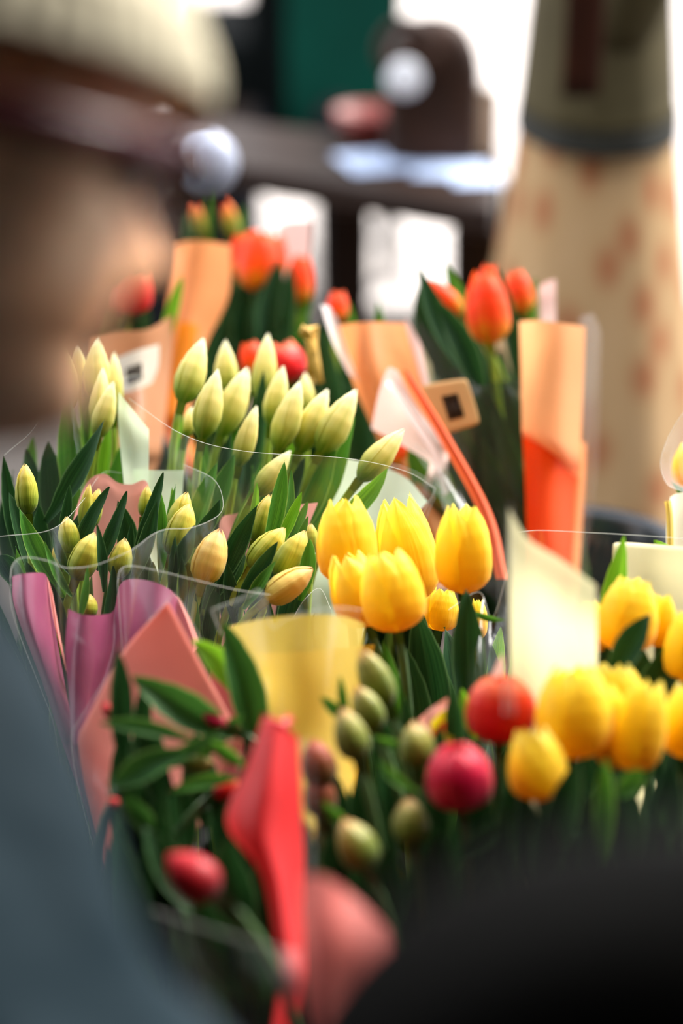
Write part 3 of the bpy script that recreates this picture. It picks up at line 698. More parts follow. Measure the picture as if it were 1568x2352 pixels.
for tip, base, w, m, bend, d, fo in [
 ((268, 1488), (280, 1760), 66, LEAFD, (14, 0), 1.42, .8), ((302, 1552), (540, 1690), 104, LEAF, (10, 20), 1.42, .9), ((226, 1662), (440, 1700), 46, LEAF, (0, -16), 1.39, .9),
 ((330, 1560), (310, 1740), 50, LEAFD, (14, 0), 1.43, .7), ((250, 1812), (430, 1730), 80, LEAF, (0, -20), 1.38, .6), ((520, 1668), (260, 1800), 44, LEAF, (10, 20), 1.385, .7),
 ((512, 1428), (600, 1740), 100, LEAF, (20, 10), 1.46, .8), ((440, 1470), (570, 1620), 70, LEAFB, (20, -24), 1.47, .6), ((560, 1640), (430, 1760), 50, LEAFM, (0, 0), 1.42, .6),
 ((330, 1640), (370, 1850), 80, LEAFD, (0, 0), 1.42, .6), ((280, 1820), (360, 1920), 60, LEAF, (0, -10), 1.38, .6), ((480, 1700), (560, 1760), 40, LEAFM, (0, 0), 1.40, .6),
 ((420, 1800), (400, 2000), 110, LEAFD, (0, 0), 1.43, .6), ((500, 1780), (520, 2010), 80, LEAFD, (0, 0), 1.42, .6), ((340, 1780), (420, 2050), 110, LEAFD, (0, 0), 1.44, .6),
 ((560, 1830), (560, 2060), 100, LEAFD, (0, 0), 1.43, .6), ((270, 1700), (330, 1950), 100, LEAFD, (0, 0), 1.44, .6), ((450, 1680), (480, 1900), 100, LEAFD, (0, 0), 1.45, .6),
 ((600, 1680), (560, 1900), 80, LEAFD, (0, 0), 1.45, .6), ((330, 1900), (480, 2120), 100, LEAFD, (0, 0), 1.34, .6), ((520, 1920), (560, 2180), 120, LEAFD, (0, 0), 1.36, .6),
 ((390, 1820), (540, 1790), 40, LEAFM, (0, -16), 1.40, .6), ((610, 1930), (640, 2180), 110, LEAFD, (0, 0), 1.37, .6), ((450, 1960), (480, 2180), 110, LEAFD, (0, 0), 1.37, .6),
 ((450, 2060), (540, 2280), 120, LEAFD, (0, 0), 1.32, .6), ((560, 2080), (600, 2300), 120, LEAFD, (0, 0), 1.32, .6),
]:
    add_leaf(Q, tip, base, d, w, m, bend=bend, fold=fo)

filler(Q, rootQ, (240, 1780, 680, 2200), (1.34, 1.50), 44, [LEAFD], (110, 160), 8)
filler(Q, rootQ, (215, 1760, 420, 2000), (1.36, 1.44), 20, [LEAFD], (100, 140), 18)
# ---- orange tulips far right (upright bunch)
rootO = (.21, 2.07, .50)
O2 = []
for lab, tip, base, d, w, mt, kd in [
 ('orange tulip facing the viewer in the upright bunch beside the peach paper', (1112, 612), (1128, 792), 2.06, 100, ORANGE, 'open'),
 ('orange tulip leaning left behind a long dark leaf', (972, 640), (1060, 722), 2.10, 56, ORANGE, 'bud'),
 ('orange tulip tip rising behind the front orange bloom', (1125, 603), (1120, 700), 2.14, 58, ORANGE, 'open'),
 ('orange tulip on the inner side of the peach paper, half turned', (1180, 616), (1206, 720), 2.12, 60, ORANGE, 'open'),
 ('orange tulip bud hidden low behind leaves of the upright bunch', (965, 670), (985, 740), 2.16, 40, ORANGE, 'bud'),
]:
    O2.append(tulip(lab, tip, base, d, w, kd, mt, rootO, group='orange tulips of the upright bunch', stem=STEM))
for tip, base, w, m, bend, d in [
 ((960, 604), (1100, 900), 60, LEAFD, (-30, 10), 2.04), ((1005, 690), (1110, 910), 66, LEAFD, (16, 0), 2.02), ((1022, 604), (1080, 760), 40, LEAFM, (0, 0), 2.15),
 ((1140, 608), (1190, 900), 46, LEAFD, (14, 0), 2.08), ((1190, 640), (1185, 880), 60, LEAFD, (0, 0), 2.12), ((965, 650), (1040, 900), 100, LEAFD, (-10, 0), 2.14),
 ((1230, 640), (1200, 850), 50, LEAFM, (0, 0), 2.14), ((1080, 760), (1120, 1000), 90, LEAFD, (0, 0), 2.12), ((1150, 800), (1150, 1180), 120, LEAFD, (0, 0), 2.14),
 ((1040, 830), (1090, 1240), 110, LEAFD, (0, 0), 2.14), ((1110, 880), (1120, 1200), 130, LEAFD, (0, 0), 2.10), ((1170, 870), (1180, 1260), 120, LEAFD, (0, 0), 2.09),
 ((1060, 950), (1120, 1330), 120, LEAFD, (0, 0), 2.10), ((1140, 1000), (1160, 1330), 120, LEAFD, (0, 0), 2.08), ((1250, 1100), (1180, 1330), 90, LEAFD, (0, 0), 2.12),
]:
    add_leaf(O2, tip, base, d, w, m, bend=bend)

filler(O2, rootO, (1040, 900, 1330, 1300), (2.0, 2.2), 26, [LEAFD], (90, 130), 9)
# ---- orange tulips, upper left bunch
rootO1 = (-.12, 2.32, .50)
O1 = []
for lab, tip, base, d, w, mt, kd in [
 ('large orange tulip with streaked petals above dark leaves in the far bunch', (600, 520), (590, 670), 2.28, 96, ORANGE, 'open'),
 ('orange tulip at the left of the far cluster beside the peach sheet', (560, 530), (560, 640), 2.32, 64, ORANGE, 'open'),
 ('orange tulip between the streaked one and the pale paper', (636, 532), (630, 640), 2.32, 58, ORANGE, 'open'),
 ('small orange tulip beneath the white pink paper of the far bunch', (692, 580), (688, 700), 2.28, 60, ORANGE, 'open'),
 ('closed tulip bud with reddish tip, far left over the peach sheet', (440, 452), (470, 556), 2.34, 38, ORANGEBUD, 'bud'),
 ('closed tulip bud with orange tip right of the tall thin leaf', (514, 450), (540, 556), 2.34, 42, ORANGEBUD, 'bud'),
]:
    O1.append(tulip(lab, tip, base, d, w, kd, mt, rootO1, group='orange tulips of the far bunch', stem=STEM))
for tip, base, w, m, bend, d in [
 ((480, 436), (486, 640), 28, LEAFM, (0, 0), 2.34), ((640, 590), (600, 850), 80, LEAFD, (0, 0), 2.26), ((600, 640), (600, 860), 90, LEAFD, (0, 0), 2.27),
 ((560, 640), (560, 860), 80, LEAFD, (0, 0), 2.28), ((670, 600), (650, 830), 44, LEAFD, (0, 0), 2.24), ((715, 640), (660, 840), 50, LEAFM, (0, 0), 2.28),
 ((530, 620), (540, 860), 60, LEAFD, (0, 0), 2.29), ((700, 700), (640, 880), 90, LEAFD, (0, 0), 2.30), ((740, 740), (700, 960), 80, LEAFD, (0, 0), 2.28),
 ((430, 480), (440, 640), 50, LEAFD, (0, 0), 2.38), ((560, 470), (545, 620), 24, LEAFM, (0, 0), 2.36), ((800, 780), (760, 1000), 100, LEAFD, (0, 0), 2.26),
 ((660, 760), (700, 980), 120, LEAFD, (0, 0), 2.30), ((500, 800), (520, 1000), 100, LEAFD, (0, 0), 2.30), ((760, 860), (860, 1060), 120, LEAFD, (0, 0), 2.24), ((520, 700), (500, 920), 60, LEAFD, (0, 0), 2.26),
]:
    add_leaf(O1, tip, base, d, w, m, bend=bend)
filler(O1, rootO1, (380, 720, 800, 1000), (2.22, 2.42), 34, [LEAFD, LEAF], (80, 130), 10)
# red tulip bunch near the person's mouth
rootS = (-.25, 2.23, .50)
S = [tulip('red tulip beside the person\'s nose above the tan paper', (318, 612), (296, 720), 2.14, 92, 'open', CORAL, rootS)]
S.append(tulip('dark red tulip just behind the one beside the nose', (270, 640), (280, 722), 2.20, 70, 'open', REDDARK, rootS))
for tip, base, w, m, bend, d in [((418, 632), (370, 820), 40, LEAFB, (0, 0), 2.10), ((340, 690), (300, 900), 60, LEAFD, (0, 0), 2.16), ((240, 700), (270, 860), 80, LEAFD, (0, 0), 2.16), ((300, 690), (290, 880), 90, LEAFD, (0, 0), 2.14)]:
    add_leaf(S, tip, base, d, w, m, bend=bend)
# orange tulips of the middle peach bunch
rootM = (.02, 2.05, .50)
Mm = [tulip('orange tulip tip above the folded peach cone, under the table', (776, 664), (772, 740), 2.16, 50, 'open', ORANGE, rootM)]
Mm.append(tulip('coral tulip showing between cream buds and the straw bow', (640, 780), (660, 880), 2.06, 100, 'open', CORAL, rootM))
Mm.append(tulip('orange red tulip low behind the cream buds, beside the coral one', (570, 782), (588, 860), 2.08, 60, 'open', ORANGE, rootM))
Mm.append(tulip('orange tulip low behind the film under the lone cream bud', (915, 1000), (925, 1075), 2.0, 60, 'open', ORANGE, rootM))
for tip, base, w, m, bend, d in [((800, 690), (830, 900), 36, LEAFM, (0, 0), 2.20), ((868, 690), (880, 860), 34, LEAFM, (0, 0), 2.16), ((740, 770), (780, 1000), 70, LEAFD, (0, 0), 2.12),
   ((830, 900), (850, 1130), 110, LEAFD, (0, 0), 2.08), ((940, 1010), (1040, 1230), 110, LEAFM, (10, -20), 1.98), ((880, 980), (920, 1200), 100, LEAFD, (0, 0), 2.06), ((960, 1130), (1020, 1330), 130, LEAFD, (0, 0), 1.98)]:
    add_leaf(Mm, tip, base, d, w, m, bend=bend)
filler(Mm, rootM, (760, 900, 1000, 1250), (2.0, 2.16), 20, [LEAFD, LEAF], (80, 130), 11)
# yellow tulip at the right edge
rootE = (.28, 2.06, .5)
Ey = [tulip('yellow tulip just entering at the right edge inside a clear wrap', (1590, 1010), (1600, 1120), 1.82, 110, 'open', YELLOW, rootE, rot=.2)]
add_leaf(Ey, (1540, 1106), (1600, 1180), 1.80, 36, LEAFM)

#==================================================================== wraps
WROOT = {}
def wrap(lab, at, name='flower_wrap', root=None):
    e = empty(name, at, lab, 'wrapping')
    if root: WROOT[e.name] = Vector(root)
    return e
P_GREEN = mat_paper('pale_green_paper', (236, 250, 222), .5, .05)
P_PINK = mat_paper('rose_paper', (244, 168, 158), .4)
P_MAUVE = mat_paper('mauve_paper', (158, 80, 112), .35, 0, .3, .6)
P_SALMON = mat_paper('salmon_paper', (244, 164, 148), .45)
P_YELLOW = mat_paper('yellow_paper', (236, 210, 96), .5, .18)
P_CREAM = mat_paper('cream_paper', (255, 250, 222), .62)
P_CREAMT = mat_paper('thin_cream_paper', (255, 248, 196), .68, .34)
P_RED = mat_paper('red_paper', (232, 56, 58), .35)
P_PEACH = mat_paper('peach_paper', (248, 164, 100), .5)
P_PEACHL = mat_paper('pale_peach_paper', (255, 186, 128), .5)
P_ORANGE = mat_paper('orange_paper', (255, 88, 0), .5)
P_TAN = mat_paper('tan_paper', (196, 138, 96), .4)
P_WHITE = mat_paper('pinkish_white_paper', (250, 214, 204), .5)

# right cream bunch: film + pale green paper
e = wrap('clear cellophane with pale green paper round the tall cream tulips', (-.03, 1.70, .62), root=rootA)
sheet('film', [[(296, 915, 1.80), (420, 998, 1.72), (560, 1036, 1.70), (790, 1052, 1.70), (930, 1082, 1.74), (1000, 1122, 1.80)],
               [(300, 1040, 1.80), (430, 1140, 1.72), (580, 1180, 1.71), (780, 1200, 1.71), (900, 1200, 1.74), (960, 1200, 1.79)],
               [(400, 1380, 1.80), (470, 1420, 1.745), (600, 1440, 1.74), (720, 1440, 1.74), (800, 1420, 1.75), (840, 1400, 1.78)]], FILM, e, edge='tr', ripple=.004, seed=1)
sheet('paper', [[(786, 1052, 1.84), (860, 1068, 1.86), (930, 1096, 1.86), (982, 1152, 1.83)],
                [(760, 1130, 1.83), (830, 1160, 1.85), (890, 1190, 1.85), (930, 1215, 1.82)],
                [(700, 1330, 1.80), (770, 1350, 1.82), (820, 1360, 1.82), (860, 1370, 1.80)]], P_GREEN, e, nu=24, nv=16)
sheet('film', [[(850, 1064, 1.87), (920, 1072, 1.89), (985, 1105, 1.88), (1000, 1135, 1.85)],
                [(820, 1150, 1.87), (890, 1180, 1.88), (940, 1200, 1.88), (960, 1230, 1.84)],
                [(760, 1330, 1.82), (800, 1350, 1.84), (840, 1360, 1.84), (880, 1370, 1.82)]], FILM, e, nu=24, nv=16, edge='tr')
# left cream bunch
e = wrap('pale green paper and cellophane between the two cream bunches', (-.19, 1.80, .62), root=rootL)
sheet('paper', [[(272, 900, 1.80), (300, 935, 1.80), (342, 986, 1.79)], [(272, 980, 1.80), (305, 1010, 1.80), (342, 1030, 1.79)], [(285, 1120, 1.78), (310, 1130, 1.78), (340, 1140, 1.77)]], P_GREEN, e, nu=12, nv=14)
sheet('paper', [[(306, 1078, 1.79), (360, 1080, 1.785), (422, 1080, 1.79)], [(306, 1130, 1.79), (360, 1140, 1.78), (418, 1140, 1.79)], [(320, 1230, 1.78), (360, 1240, 1.77), (400, 1240, 1.78)]], P_GREEN, e, nu=12, nv=12)
sheet('film', [[(10, 1045, 1.76), (90, 960, 1.75), (140, 770, 1.76), (146, 790, 1.80)], [(40, 1100, 1.76), (120, 1060, 1.75), (170, 960, 1.75), (200, 960, 1.80)], [(60, 1260, 1.76), (150, 1240, 1.75), (200, 1200, 1.75), (240, 1200, 1.78)]], FILM, e, nu=24, nv=20, edge='t')
sheet('film', [[(262, 880, 1.88), (300, 864, 1.88), (322, 862, 1.88)], [(280, 1000, 1.86), (310, 1000, 1.86), (330, 1000, 1.86)], [(290, 1150, 1.84), (310, 1150, 1.84), (330, 1150, 1.84)]], FILM, e, nu=12, nv=12, edge='tr')
# small green buds: rounded pink paper behind, mauve paper in front, cellophane
e = wrap('mauve and rose wrapping with wavy rim around the small green tulip buds', (-.12, 1.56, .56), root=rootG1)
sheet('paper', [[(150, 1290, 1.74), (172, 1180, 1.76), (200, 1108, 1.77), (238, 1088, 1.77), (270, 1108, 1.77), (300, 1113, 1.77), (338, 1108, 1.77), (352, 1200, 1.75)],
                [(160, 1330, 1.74), (190, 1240, 1.76), (215, 1180, 1.77), (245, 1160, 1.77), (270, 1180, 1.77), (300, 1190, 1.77), (330, 1190, 1.77), (345, 1260, 1.75)],
                [(190, 1500, 1.72), (210, 1480, 1.74), (235, 1460, 1.75), (255, 1460, 1.75), (270, 1460, 1.75), (300, 1460, 1.75), (320, 1460, 1.74), (330, 1480, 1.73)]], P_PINK, e, nu=50, nv=16)
sheet('paper', [[(500, 1290, 1.75), (506, 1196, 1.77), (540, 1180, 1.78), (600, 1168, 1.78), (680, 1160, 1.78), (730, 1154, 1.76)],
                [(500, 1330, 1.75), (520, 1260, 1.77), (550, 1250, 1.78), (600, 1240, 1.78), (670, 1240, 1.78), (700, 1240, 1.76)],
                [(510, 1500, 1.73), (530, 1480, 1.75), (560, 1470, 1.75), (600, 1470, 1.75), (630, 1470, 1.75), (650, 1480, 1.74)]], P_PINK, e, nu=40, nv=16)
# mauve front sheet with three folds
sheet('paper', [[(28, 1324, 1.62), (52, 1318, 1.60), (98, 1316, 1.62), (110, 1330, 1.66), (112, 1340, 1.68)],
                [(36, 1400, 1.62), (62, 1420, 1.59), (110, 1430, 1.61), (125, 1440, 1.65), (128, 1450, 1.67)],
                [(100, 1570, 1.60), (120, 1590, 1.585), (140, 1600, 1.59), (150, 1600, 1.60), (155, 1600, 1.61)],
                [(140, 1690, 1.59), (150, 1700, 1.58), (165, 1700, 1.58), (172, 1700, 1.58), (178, 1700, 1.58)]], P_MAUVE, e, nu=30, nv=26)
sheet('paper', [[(156, 1398, 1.60), (190, 1412, 1.585), (236, 1412, 1.60), (262, 1400, 1.63), (274, 1346, 1.64), (300, 1330, 1.62), (350, 1336, 1.60), (392, 1356, 1.60), (420, 1392, 1.61), (444, 1440, 1.62)],
                [(150, 1500, 1.59), (180, 1512, 1.58), (220, 1512, 1.585), (248, 1500, 1.60), (268, 1470, 1.61), (300, 1460, 1.60), (345, 1470, 1.58), (385, 1500, 1.58), (415, 1530, 1.59), (440, 1570, 1.60)],
                [(160, 1610, 1.58), (175, 1615, 1.575), (200, 1620, 1.575), (215, 1620, 1.58), (235, 1610, 1.58), (270, 1610, 1.575), (310, 1620, 1.57), (350, 1640, 1.57), (380, 1660, 1.57), (410, 1690, 1.58)],
                [(165, 1700, 1.57), (175, 1710, 1.565), (190, 1715, 1.565), (200, 1715, 1.565), (215, 1720, 1.565), (240, 1730, 1.56), (270, 1750, 1.56), (300, 1770, 1.56), (330, 1790, 1.56), (360, 1810, 1.56)]], P_MAUVE, e, nu=70, nv=30)
sheet('paper', [[(398, 1362, 1.62), (415, 1380, 1.60), (440, 1430, 1.60), (460, 1480, 1.61)], [(392, 1372, 1.64), (405, 1400, 1.62), (425, 1450, 1.62), (440, 1520, 1.63)], [(420, 1560, 1.62), (430, 1570, 1.61), (440, 1600, 1.61), (450, 1640, 1.61)]], P_PINK, e, nu=20, nv=12)
sheet('paper', [[(108, 1325, 1.64), (114, 1340, 1.63), (120, 1360, 1.63)], [(122, 1420, 1.63), (130, 1440, 1.62), (138, 1460, 1.62)], [(148, 1520, 1.61), (152, 1540, 1.60), (156, 1560, 1.60)]], P_PINK, e, nu=10, nv=16)
sheet('film', [[(24, 1330, 1.60), (30, 1296, 1.59), (56, 1280, 1.585), (110, 1288, 1.58), (150, 1304, 1.58), (210, 1300, 1.59), (262, 1282, 1.59), (310, 1258, 1.60), (350, 1228, 1.62), (385, 1215, 1.63), (440, 1212, 1.64), (500, 1185, 1.66), (512, 1150, 1.70), (490, 1100, 1.74), (420, 1066, 1.77)],
                [(34, 1420, 1.59), (40, 1420, 1.58), (70, 1430, 1.57), (120, 1440, 1.57), (150, 1440, 1.57), (210, 1440, 1.58), (262, 1430, 1.58), (310, 1410, 1.59), (350, 1390, 1.61), (385, 1370, 1.62), (430, 1360, 1.63), (480, 1330, 1.65), (500, 1300, 1.69), (480, 1270, 1.73), (430, 1230, 1.76)],
                [(120, 1640, 1.57), (125, 1640, 1.565), (140, 1640, 1.56), (160, 1650, 1.56), (180, 1650, 1.56), (210, 1650, 1.56), (250, 1640, 1.57), (290, 1630, 1.58), (320, 1620, 1.59), (350, 1610, 1.60), (380, 1600, 1.61), (410, 1580, 1.62), (430, 1560, 1.66), (420, 1540, 1.69), (400, 1500, 1.72)]], FILM, e, nu=110, nv=24, edge='tl')
sheet('film', [[(270, 1340, 1.60), (276, 1310, 1.59), (300, 1300, 1.585), (360, 1310, 1.58), (440, 1330, 1.58), (540, 1354, 1.58), (620, 1366, 1.59)],
                [(280, 1480, 1.59), (285, 1480, 1.58), (310, 1480, 1.575), (370, 1480, 1.57), (440, 1490, 1.57), (530, 1500, 1.57), (600, 1500, 1.58)],
                [(300, 1700, 1.56), (305, 1700, 1.56), (320, 1700, 1.555), (370, 1700, 1.55), (430, 1700, 1.55), (500, 1700, 1.55), (550, 1700, 1.56)]], FILM, e, nu=60, nv=20, edge='tl')
sheet('film', [[(0, 1232, 1.66), (120, 1215, 1.66), (190, 1150, 1.70), (215, 1110, 1.75), (240, 1084, 1.79), (280, 1086, 1.79)], [(10, 1330, 1.66), (120, 1320, 1.65), (190, 1270, 1.69), (215, 1230, 1.74), (240, 1200, 1.78), (280, 1200, 1.78)], [(60, 1500, 1.64), (140, 1500, 1.64), (190, 1460, 1.67), (215, 1440, 1.71), (240, 1420, 1.74), (270, 1420, 1.74)]], FILM, e, nu=50, nv=16, edge='t')
# salmon sheet of the front left bunch
e = wrap('salmon paper wrap with a pointed corner behind the loose leaves', (-.09, 1.25, .60), root=rootQ)
sheet('paper', [[(384, 1384, 1.50), (398, 1404, 1.50), (470, 1540, 1.49), (560, 1700, 1.48)],
                [(280, 1500, 1.51), (330, 1560, 1.50), (410, 1680, 1.485), (490, 1820, 1.47)],
                [(184, 1682, 1.50), (240, 1740, 1.49), (330, 1880, 1.46), (420, 2000, 1.44)]], P_SALMON, e, nu=20, nv=20, solid=.0004)
sheet('film', [[(400, 1362, 1.515), (430, 1410, 1.51), (500, 1540, 1.50), (620, 1700, 1.49)],
                [(290, 1490, 1.515), (340, 1560, 1.505), (430, 1690, 1.49), (520, 1830, 1.475)],
                [(170, 1676, 1.505), (230, 1760, 1.49), (330, 1900, 1.46), (440, 2020, 1.44)]], FILM, e, nu=24, nv=20, edge='tl')
sheet('paper', [[(478, 1520, 1.515), (520, 1560, 1.51), (560, 1640, 1.50)], [(500, 1640, 1.51), (530, 1680, 1.50), (560, 1740, 1.49)], [(520, 1800, 1.48), (540, 1820, 1.47), (560, 1840, 1.46)]], mat_paper('deep_rose_paper', (176, 84, 84), .35), e, nu=12, nv=14)
# yellow sheet
e = wrap('translucent yellow paper wrap below the open yellow tulips', (.0, 1.38, .60), root=rootY)
sheet('paper', [[(520, 1440, 1.52), (610, 1420, 1.50), (700, 1412, 1.49), (780, 1414, 1.50), (838, 1432, 1.53)],
                [(560, 1540, 1.51), (630, 1540, 1.49), (700, 1540, 1.48), (770, 1540, 1.49), (828, 1540, 1.52)],
                [(600, 1660, 1.50), (650, 1680, 1.485), (700, 1690, 1.475), (760, 1700, 1.48), (820, 1700, 1.51)],
                [(620, 1900, 1.46), (660, 1900, 1.45), (700, 1900, 1.44), (750, 1900, 1.45), (800, 1900, 1.47)]], P_YELLOW, e, nu=30, nv=30)
sheet('paper', [[(590, 1500, 1.545), (700, 1496, 1.53), (860, 1480, 1.56)], [(630, 1640, 1.53), (710, 1640, 1.51), (840, 1640, 1.54)], [(650, 1900, 1.48), (710, 1900, 1.47), (800, 1900, 1.49)]], mat_paper('golden_paper', (244, 190, 30), .5), e, nu=20, nv=20)
sheet('film', [[(485, 1400, 1.50), (560, 1372, 1.48), (600, 1360, 1.47), (625, 1440, 1.455), (660, 1420, 1.46), (760, 1396, 1.47), (830, 1400, 1.50)],
                [(540, 1540, 1.49), (590, 1540, 1.47), (620, 1540, 1.46), (645, 1560, 1.45), (680, 1540, 1.45), (760, 1530, 1.46), (815, 1530, 1.49)],
                [(600, 1760, 1.47), (620, 1760, 1.455), (640, 1760, 1.45), (660, 1760, 1.44), (690, 1760, 1.44), (740, 1760, 1.45), (790, 1760, 1.47)]], FILM, e, nu=60, nv=24, edge='tl')
sheet('film', [[(672, 1420, 1.66), (700, 1376, 1.66), (735, 1352, 1.68), (760, 1400, 1.70)], [(680, 1500, 1.65), (710, 1480, 1.65), (735, 1470, 1.66), (760, 1490, 1.68)], [(690, 1650, 1.6), (715, 1650, 1.6), (735, 1650, 1.61), (755, 1650, 1.62)]], mat_film('frosted_film', .12), e, nu=16, nv=12, edge='t')
sheet('film', [[(1030, 1400, 1.63), (1100, 1360, 1.60), (1130, 1420, 1.59), (1166, 1310, 1.60)], [(1040, 1560, 1.60), (1090, 1545, 1.55), (1120, 1550, 1.56), (1160, 1540, 1.58)], [(1060, 1800, 1.57), (1090, 1800, 1.55), (1120, 1800, 1.55), (1150, 1800, 1.56)]], FILM, e, nu=30, nv=20, edge='t')
# red paper in front of the olive buds
e = wrap('red folded paper wrap standing between the loose leaves and olive buds', (-.01, 1.17, .60), root=rootQ)
sheet('paper', [[(604, 1646, 1.33), (640, 1670, 1.32), (684, 1690, 1.335)],
                [(566, 1760, 1.33), (620, 1790, 1.305), (690, 1800, 1.33)],
                [(520, 1890, 1.33), (600, 1920, 1.295), (696, 1930, 1.325)],
                [(600, 2010, 1.31), (640, 2040, 1.29), (698, 2060, 1.31)],
                [(640, 2200, 1.28), (670, 2220, 1.27), (700, 2230, 1.28)]], P_RED, e, nu=20, nv=30)
bm = bmesh.new(); tube(bm, [W(602, 1640, 1.34), W(625, 1662, 1.33), W(650, 1668, 1.325), W(672, 1694, 1.33)], [.0012, .003, .003, .0012], 8)
tube(bm, [W(650, 1672, 1.33), W(662, 1654, 1.34), W(674, 1660, 1.34)], [.0012, .003, .001], 8)
obj('ribbon', bm, mat_plain('red_ribbon', (206, 16, 20), .4, .5, .1, 30), e)
sheet('film', [[(690, 1700, 1.345), (715, 1690, 1.34), (730, 1700, 1.35)], [(700, 1850, 1.33), (720, 1850, 1.33), (740, 1850, 1.34)], [(700, 2060, 1.30), (720, 2060, 1.30), (740, 2060, 1.31)]], FILM, e, nu=12, nv=14, edge='l')
e = wrap('pink paper corner curling up at the bottom centre', (.03, 1.05, .62), root=rootP)
sheet('paper', [[(692, 2012, 1.14), (740, 2012, 1.13), (800, 2050, 1.12), (885, 2130, 1.12)],
                [(690, 2120, 1.13), (740, 2130, 1.11), (800, 2160, 1.105), (900, 2220, 1.11)],
                [(696, 2300, 1.10), (740, 2320, 1.09), (800, 2340, 1.09), (880, 2380, 1.09)],
                [(720, 2520, 1.07), (760, 2520, 1.06), (800, 2520, 1.06), (850, 2520, 1.07)]], mat_paper('coral_pink_paper', (236, 128, 118), .35), e, nu=24, nv=24)
sheet('film', [[(350, 2090, 1.22), (440, 2120, 1.19), (600, 2170, 1.17), (690, 2190, 1.17)], [(400, 2200, 1.20), (480, 2240, 1.17), (600, 2290, 1.15), (690, 2300, 1.15)], [(480, 2420, 1.16), (540, 2440, 1.14), (620, 2460, 1.13), (690, 2460, 1.13)]], mat_film('dim_film', .01, gloss=.2), e, nu=30, nv=16, edge='t')
# right: cream cone, big cream sheet, film
e = wrap('thin cream paper cone with a tall pointed corner before the yellow tulips', (.14, 1.26, .60), root=rootR)
sheet('paper', [[(1168, 1168, 1.37), (1212, 1236, 1.375), (1290, 1286, 1.38), (1368, 1344, 1.39)],
                [(1170, 1340, 1.38), (1220, 1360, 1.385), (1290, 1400, 1.39), (1370, 1440, 1.40)],
                [(1172, 1540, 1.415), (1230, 1550, 1.425), (1300, 1560, 1.43), (1368, 1560, 1.435)],
                [(1176, 1740, 1.43), (1215, 1740, 1.445), (1270, 1730, 1.455), (1340, 1720, 1.46)],
                [(1180, 1900, 1.44), (1200, 1900, 1.45), (1240, 1900, 1.455), (1280, 1900, 1.46)]], P_CREAMT, e, nu=30, nv=34)
sheet('film_strip', [[(1152, 1256, 1.315), (1160, 1240, 1.31), (1172, 1160, 1.32)], [(1156, 1500, 1.315), (1164, 1500, 1.31), (1178, 1500, 1.318)], [(1158, 1640, 1.31), (1166, 1640, 1.305), (1179, 1640, 1.315)]], FILM, e, nu=10, nv=20, edge='lr')
e = wrap('large cream paper sheet with clear film standing behind the right tulips', (.28, 1.46, .60), root=(.17, 1.52, .5))
sheet('paper', [[(1408, 1262, 1.60), (1416, 1246, 1.60), (1500, 1250, 1.61), (1620, 1260, 1.60)],
                [(1400, 1380, 1.595), (1412, 1380, 1.60), (1500, 1380, 1.61), (1620, 1390, 1.60)],
                [(1380, 1620, 1.58), (1400, 1620, 1.585), (1490, 1620, 1.59), (1600, 1620, 1.58)]], P_CREAM, e, nu=20, nv=20, solid=.0004)
sheet('film', [[(1186, 1222, 1.66), (1240, 1218, 1.65), (1330, 1222, 1.64), (1440, 1228, 1.635), (1620, 1240, 1.63)],
                [(1200, 1400, 1.65), (1250, 1400, 1.64), (1330, 1400, 1.63), (1440, 1400, 1.625), (1600, 1400, 1.62)],
                [(1240, 1680, 1.62), (1280, 1680, 1.61), (1340, 1680, 1.60), (1430, 1680, 1.60), (1560, 1680, 1.60)]], FILM, e, nu=50, nv=20, edge='t', ripple=.004, seed=4)
# right-edge clear wrap with cream strap
e = wrap('clear wrap with cream paper bulging in at the right edge', (.36, 2.0, .62), root=rootE)
sheet('film', [[(1640, 880, 1.80), (1560, 960, 1.78), (1518, 1050, 1.77), (1530, 1110, 1.77), (1570, 1130, 1.77)], [(1660, 960, 1.80), (1600, 1000, 1.77), (1560, 1060, 1.75), (1565, 1110, 1.75), (1600, 1130, 1.76)], [(1700, 1040, 1.8), (1680, 1060, 1.8), (1660, 1080, 1.8), (1660, 1100, 1.8), (1680, 1120, 1.8)]], mat_film('frosted_film', .12), e, nu=30, nv=16, edge='t')
sheet('paper', [[(1538, 1142, 1.79), (1560, 1132, 1.78), (1640, 1120, 1.78)], [(1530, 1200, 1.79), (1556, 1200, 1.78), (1640, 1200, 1.78)], [(1530, 1330, 1.78), (1556, 1330, 1.77), (1640, 1330, 1.77)]], P_CREAM, e, nu=14, nv=14)
sheet('ribbon', [[(1525, 1152, 1.77), (1532, 1150, 1.765), (1540, 1150, 1.77)], [(1530, 1190, 1.77), (1537, 1190, 1.765), (1545, 1190, 1.77)], [(1532, 1300, 1.77), (1540, 1300, 1.765), (1548, 1300, 1.77)]], mat_paper('straw_ribbon', (246, 216, 110), .3), e, nu=6, nv=14)
